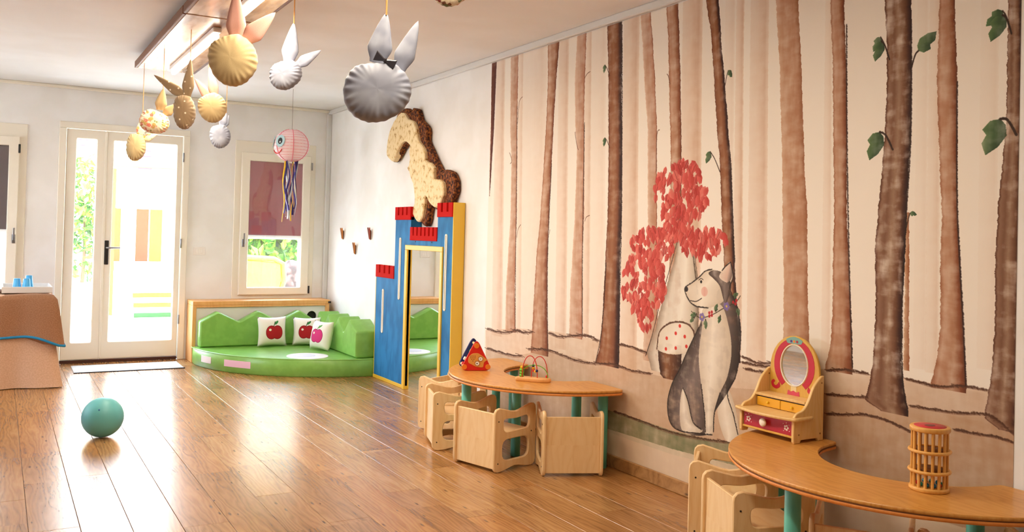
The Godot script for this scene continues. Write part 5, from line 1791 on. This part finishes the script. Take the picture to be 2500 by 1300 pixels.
func vanity() -> void:
	# toy dressing table: local x runs along its front, z toward the child
	var h := 0.4805
	var a := on_y(1806, 1054, h)
	var b := on_y(1942, 1088, h)
	var dir := Vector2(b.x - a.x, b.z - a.z)
	var w := 0.30
	var d := 0.18
	var g := thing("toy_vanity", "toy wooden vanity with an oval mirror and painted red hair", "toy", Vector3(2.93, h, -2.745))
	g.rotation.y = -PI / 2 + 0.03
	var wood := tri(mat(hex("f2d9a6"), 0.4, {"albedo_texture": M.birch.albedo_texture}), Vector3(2, 3, 2))
	# back board: arched, with an oval opening
	var arch := [Vector2(-w / 2 + 0.016, 0.02), Vector2(w / 2 - 0.016, 0.02), Vector2(w / 2 - 0.016, 0.27)]
	for k in 17:
		var t := PI * k / 16.0
		arch.append(Vector2((w / 2 - 0.016) * cos(t), 0.27 + 0.15 * sin(t)))
	var gold := tri(mat(hex("e6c566"), 0.45, {"albedo_texture": M.birch.albedo_texture}), Vector3(2, 3, 2))
	part(g, "back_board", prism(PackedVector2Array(arch), [circle(0.072, 28, Vector2(0, 0.292), 0.088)], -d / 2, -d / 2 + 0.012, 0.002), gold)
	part(g, "mirror", prism(circle(0.076, 28, Vector2(0, 0.292), 0.092), [], -d / 2 + 0.001, -d / 2 + 0.008), M.mirror, Vector3.ZERO, Vector3.ZERO, "oval mirror")
	part(g, "mirror_rim", tube(oval_path(0.0735, 0.0895, 0.292, -d / 2 + 0.012), 0.003, 6, true), M.cream)
	# painted hair: two swooping locks ending in curls, crown and collar
	var rose := mat(hex("c81f38"), 0.45)
	for s in [-1, 1]:
		var lock := []
		var inner := []
		for k in 13:
			var t := lerpf(1.45, -0.95, k / 12.0)
			lock.append(Vector2(s * (0.108 * cos(t) + 0.002), 0.292 + 0.115 * sin(t)))
			inner.append(Vector2(s * 0.079 * cos(t), 0.292 + 0.095 * sin(t)))
		inner.reverse()
		var curl := [Vector2(s * 0.075, 0.19), Vector2(s * 0.095, 0.178), Vector2(s * 0.118, 0.186), Vector2(s * 0.124, 0.206), Vector2(s * 0.112, 0.218), Vector2(s * 0.104, 0.21), Vector2(s * 0.112, 0.2), Vector2(s * 0.1, 0.192), Vector2(s * 0.088, 0.2), Vector2(s * 0.08, 0.21)]
		part(g, "hair_lock", prism(PackedVector2Array(lock + inner), [], -d / 2 + 0.0115, -d / 2 + 0.0135), rose)
		part(g, "hair_curl", prism(PackedVector2Array(smooth_line(curl, 3, true)), [], -d / 2 + 0.0115, -d / 2 + 0.0137), rose)
	part(g, "collar", prism(rounded([Vector2(-0.034, 0.16), Vector2(0.034, 0.16), Vector2(0.03, 0.185), Vector2(0.015, 0.176), Vector2(0, 0.185), Vector2(-0.015, 0.176), Vector2(-0.03, 0.185)], 0.005, 2), [], -d / 2 + 0.0115, -d / 2 + 0.0135), mat(hex("d84a62"), 0.45))
	part(g, "neck", prism(rounded([Vector2(-0.016, 0.18), Vector2(0.016, 0.18), Vector2(0.014, 0.204), Vector2(-0.014, 0.204)], 0.004, 2), [], -d / 2 + 0.0115, -d / 2 + 0.013), mat(hex("f0d9a0"), 0.5))
	var crown := mat(hex("7fb2a8"), 0.45)
	part(g, "crown", prism(rounded([Vector2(-0.038, 0.386), Vector2(0.038, 0.386), Vector2(0.046, 0.402), Vector2(0.024, 0.412), Vector2(0, 0.417), Vector2(-0.024, 0.412), Vector2(-0.046, 0.402)], 0.007, 3), [], -d / 2 + 0.0115, -d / 2 + 0.0142), crown)
	for k in 3:
		part(g, "crown_jewel", prism(circle(0.006, 8, Vector2(-0.016 + 0.016 * k, 0.396)), [], -d / 2 + 0.014, -d / 2 + 0.0152), [mat(hex("5a3a86"), 0.4), M.orange, mat(hex("b3203a"), 0.4)][k])
	# side boards with a swooping front edge and two feet
	var side := [Vector2(-d / 2, 0.0), Vector2(-d / 2 + 0.03, 0.0), Vector2(-d / 2 + 0.035, 0.012), Vector2(d / 2 - 0.045, 0.012), Vector2(d / 2 - 0.038, 0.0), Vector2(d / 2 - 0.005, 0.0), Vector2(d / 2, 0.008), Vector2(d / 2, 0.088)]
	side.append_array(smooth_line([Vector2(d / 2 - 0.005, 0.107), Vector2(d / 2 - 0.02, 0.122), Vector2(d / 2 - 0.06, 0.135), Vector2(d / 2 - 0.09, 0.17), Vector2(d / 2 - 0.12, 0.225), Vector2(-d / 2 + 0.02, 0.262), Vector2(-d / 2, 0.268)], 4))
	for s in [-1, 1]:
		var flip := PackedVector2Array()
		for p in side:
			flip.append(Vector2(-p.x, p.y))
		var sb := part(g, "side_board", prism(flip, [], -0.007, 0.007, 0.002), wood, Vector3(s * (w / 2 - 0.007), 0, 0), Vector3(0, PI / 2, 0))
		for q in [[0.07, 0.03], [-0.06, 0.035], [0.075, 0.24]]:
			part(sb, "peg", prism(circle(0.004, 8, Vector2(q[0], q[1])), [], 0.0065, 0.008), mat(hex("9a6a3a"), 0.6))
	# table leaf overhanging with a bowed front
	var leaf := [Vector2(-w / 2 - 0.012, -0.02), Vector2(w / 2 + 0.012, -0.02)]
	for k in 11:
		var t := k / 10.0
		leaf.append(Vector2(lerpf(w / 2 + 0.02, -w / 2 - 0.02, t), d / 2 + 0.012 + 0.028 * sin(PI * t)))
	var lp := PackedVector2Array()
	for p in leaf:
		lp.append(p)
	part(g, "table_leaf", slab_of(rounded(Array(lp), 0.012, 2), 0.094, 0.106, 0.003), wood)
	# small yellow drawers under a shelf, the large red drawer
	part(g, "shelf", box_at(Vector3(-w / 2 + 0.015, 0.152, -d / 2 + 0.012), Vector3(w / 2 - 0.015, 0.163, 0.01), 0.002), wood)
	part(g, "drawer_box", box_at(Vector3(-w / 2 + 0.016, 0.107, -d / 2 + 0.014), Vector3(w / 2 - 0.016, 0.15, -0.004)), M.black)
	for s in [-1, 1]:
		var dr := part(g, "drawer", box_at(Vector3(-w / 4 + 0.01, 0.108, -0.006), Vector3(w / 4 - 0.01, 0.146, 0.004), 0.002), mat(hex("efb32a"), 0.4), Vector3(s * (w / 4 - 0.009), 0, 0), Vector3.ZERO, "yellow drawer")
		part(dr, "knob", lathe(ball_profile(0.006, 6), 10), M.yellow, Vector3(0, 0.127, 0.008))
	var big := part(g, "drawer", box_at(Vector3(-w / 2 + 0.018, 0.028, d / 2 - 0.02), Vector3(w / 2 - 0.018, 0.09, d / 2 - 0.008), 0.002), mat(hex("b8142e"), 0.4), Vector3.ZERO, Vector3.ZERO, "crimson drawer with white flowers")
	part(big, "knob", lathe([Vector2(0.001, 0), Vector2(0.006, 0), Vector2(0.006, 0.008), Vector2(0.017, 0.012), Vector2(0.018, 0.018), Vector2(0.012, 0.022), Vector2(0.001, 0.023)], 16), M.cream, Vector3(-0.01, 0.06, d / 2 - 0.008), Vector3(PI / 2, 0, 0))
	for s in [-1, 1]:
		var st := tool()
		for k in 5:
			add_prism(st, circle(0.0045, 8, Vector2(s * 0.104 + 0.0085 * cos(TAU * k / 5), 0.058 + 0.0085 * sin(TAU * k / 5))), [], d / 2 - 0.0085, d / 2 - 0.0072)
		for q in [[-0.016, 0.015], [0.014, 0.014], [-0.014, -0.014], [0.016, -0.012], [0.0, 0.02]]:
			add_prism(st, circle(0.002, 6, Vector2(s * 0.104 + q[0], 0.058 + q[1])), [], d / 2 - 0.0085, d / 2 - 0.0072)
		part(big, "flower_motif", done(st), M.cream)
	part(g, "bottom_rail", box_at(Vector3(-w / 2 + 0.014, 0.02, -d / 2 + 0.012), Vector3(w / 2 - 0.014, 0.029, d / 2 - 0.004), 0.002), gold)


func oval_path(rx: float, ry: float, cy: float, z: float) -> Array:
	var out := []
	for k in 32:
		out.append(Vector3(rx * cos(TAU * k / 32), cy + ry * sin(TAU * k / 32), z))
	return out


func roller() -> void:
	var h := 0.4805
	var c := on_y(2268, 1196, h)
	var g := thing("rattle_roller", "upright barrel rattle of thin wooden rods with beads inside", "toy", c)
	var r := 0.064
	var tall := 0.215
	var wood := tri(mat(hex("f2c47a"), 0.35, {"albedo_texture": M.birch.albedo_texture}), Vector3(4, 2, 4))
	part(g, "base_disc", lathe([Vector2(0.001, 0), Vector2(r - 0.002, 0), Vector2(r, 0.003), Vector2(r, 0.011), Vector2(r - 0.002, 0.014), Vector2(0.001, 0.014)], 32), wood)
	part(g, "top_disc", lathe([Vector2(0.001, 0), Vector2(r - 0.002, 0), Vector2(r, 0.003), Vector2(r, 0.013), Vector2(r - 0.002, 0.016), Vector2(0.001, 0.016)], 32), wood, Vector3(0, tall - 0.016, 0))
	part(g, "top_sticker", lathe([Vector2(0.001, 0), Vector2(r - 0.013, 0), Vector2(r - 0.013, 0.0012), Vector2(0.001, 0.0012)], 28), mat(hex("d23a44"), 0.4), Vector3(0, tall, 0), Vector3.ZERO, "red printed top")
	part(g, "sticker_print", prism(rounded([Vector2(-0.02, -0.012), Vector2(0.006, -0.016), Vector2(0.024, 0.0), Vector2(0.008, 0.016), Vector2(-0.018, 0.012)], 0.008, 3), [], 0.0, 0.0006), mat(hex("7c2a30"), 0.4), Vector3(0, tall + 0.0016, 0), Vector3(-PI / 2, 0, 0))
	for y in [0.066, 0.133]:
		part(g, "hoop", tube(range(28).map(func(k): return Vector3((r - 0.001) * cos(TAU * k / 28), y, (r - 0.001) * sin(TAU * k / 28))), 0.006, 8, true), wood)
	for k in 16:
		var a := TAU * k / 16.0
		part(g, "rod", tube([Vector3((r - 0.009) * cos(a), 0.01, (r - 0.009) * sin(a)), Vector3((r - 0.009) * cos(a), tall - 0.01, (r - 0.009) * sin(a))], 0.0052, 8), wood)
	for y in [0.068, 0.132]:
		part(g, "inner_disc", lathe([Vector2(0.001, 0), Vector2(r - 0.016, 0), Vector2(r - 0.016, 0.005), Vector2(0.001, 0.005)], 24), mat(hex("8a5428"), 0.6), Vector3(0, y, 0))
	for k in 10:
		var a := TAU * k / 10.0 + 0.2
		part(g, "bead", lathe(ball_profile(0.0075, 6), 10), [mat(hex("2f9ac8"), 0.3), mat(hex("3fb0a0"), 0.3), M.red, mat(hex("3aa0e0"), 0.3)][k % 4], Vector3(0.036 * cos(a), 0.0215, 0.036 * sin(a)))


# ---------------------------------------------------------------- the ball on the floor
func build_ball() -> void:
	var p := on_y(249, 1068, 0.0)
	var r := 0.121
	var g := thing("ball", "turquoise ball resting on the shiny floor", "ball", Vector3(p.x, 0, p.z))
	part(g, "skin", lathe(ball_profile(r, 28), 48), mat(hex("62b4b8"), 0.45, {"rim_enabled": true, "rim": 0.2}), Vector3(0, r + 0.001, 0))
	var d := (EYE - (p + Vector3(0, r, 0))).normalized()
	var right := d.cross(Vector3.UP).normalized() * -1.0
	var n := (d + Vector3(0, 0.45, 0) - right * 0.2).normalized()
	var v := part(g, "valve", lathe([Vector2(0.0005, 0), Vector2(0.006, 0), Vector2(0.005, 0.003), Vector2(0.0005, 0.003)], 12), mat(hex("2f6fa8"), 0.5))
	var x := n.cross(Vector3.RIGHT).normalized()
	v.transform = Transform3D(Basis(x, n, x.cross(n)), Vector3(0, r, 0) + n * (r - 0.001))
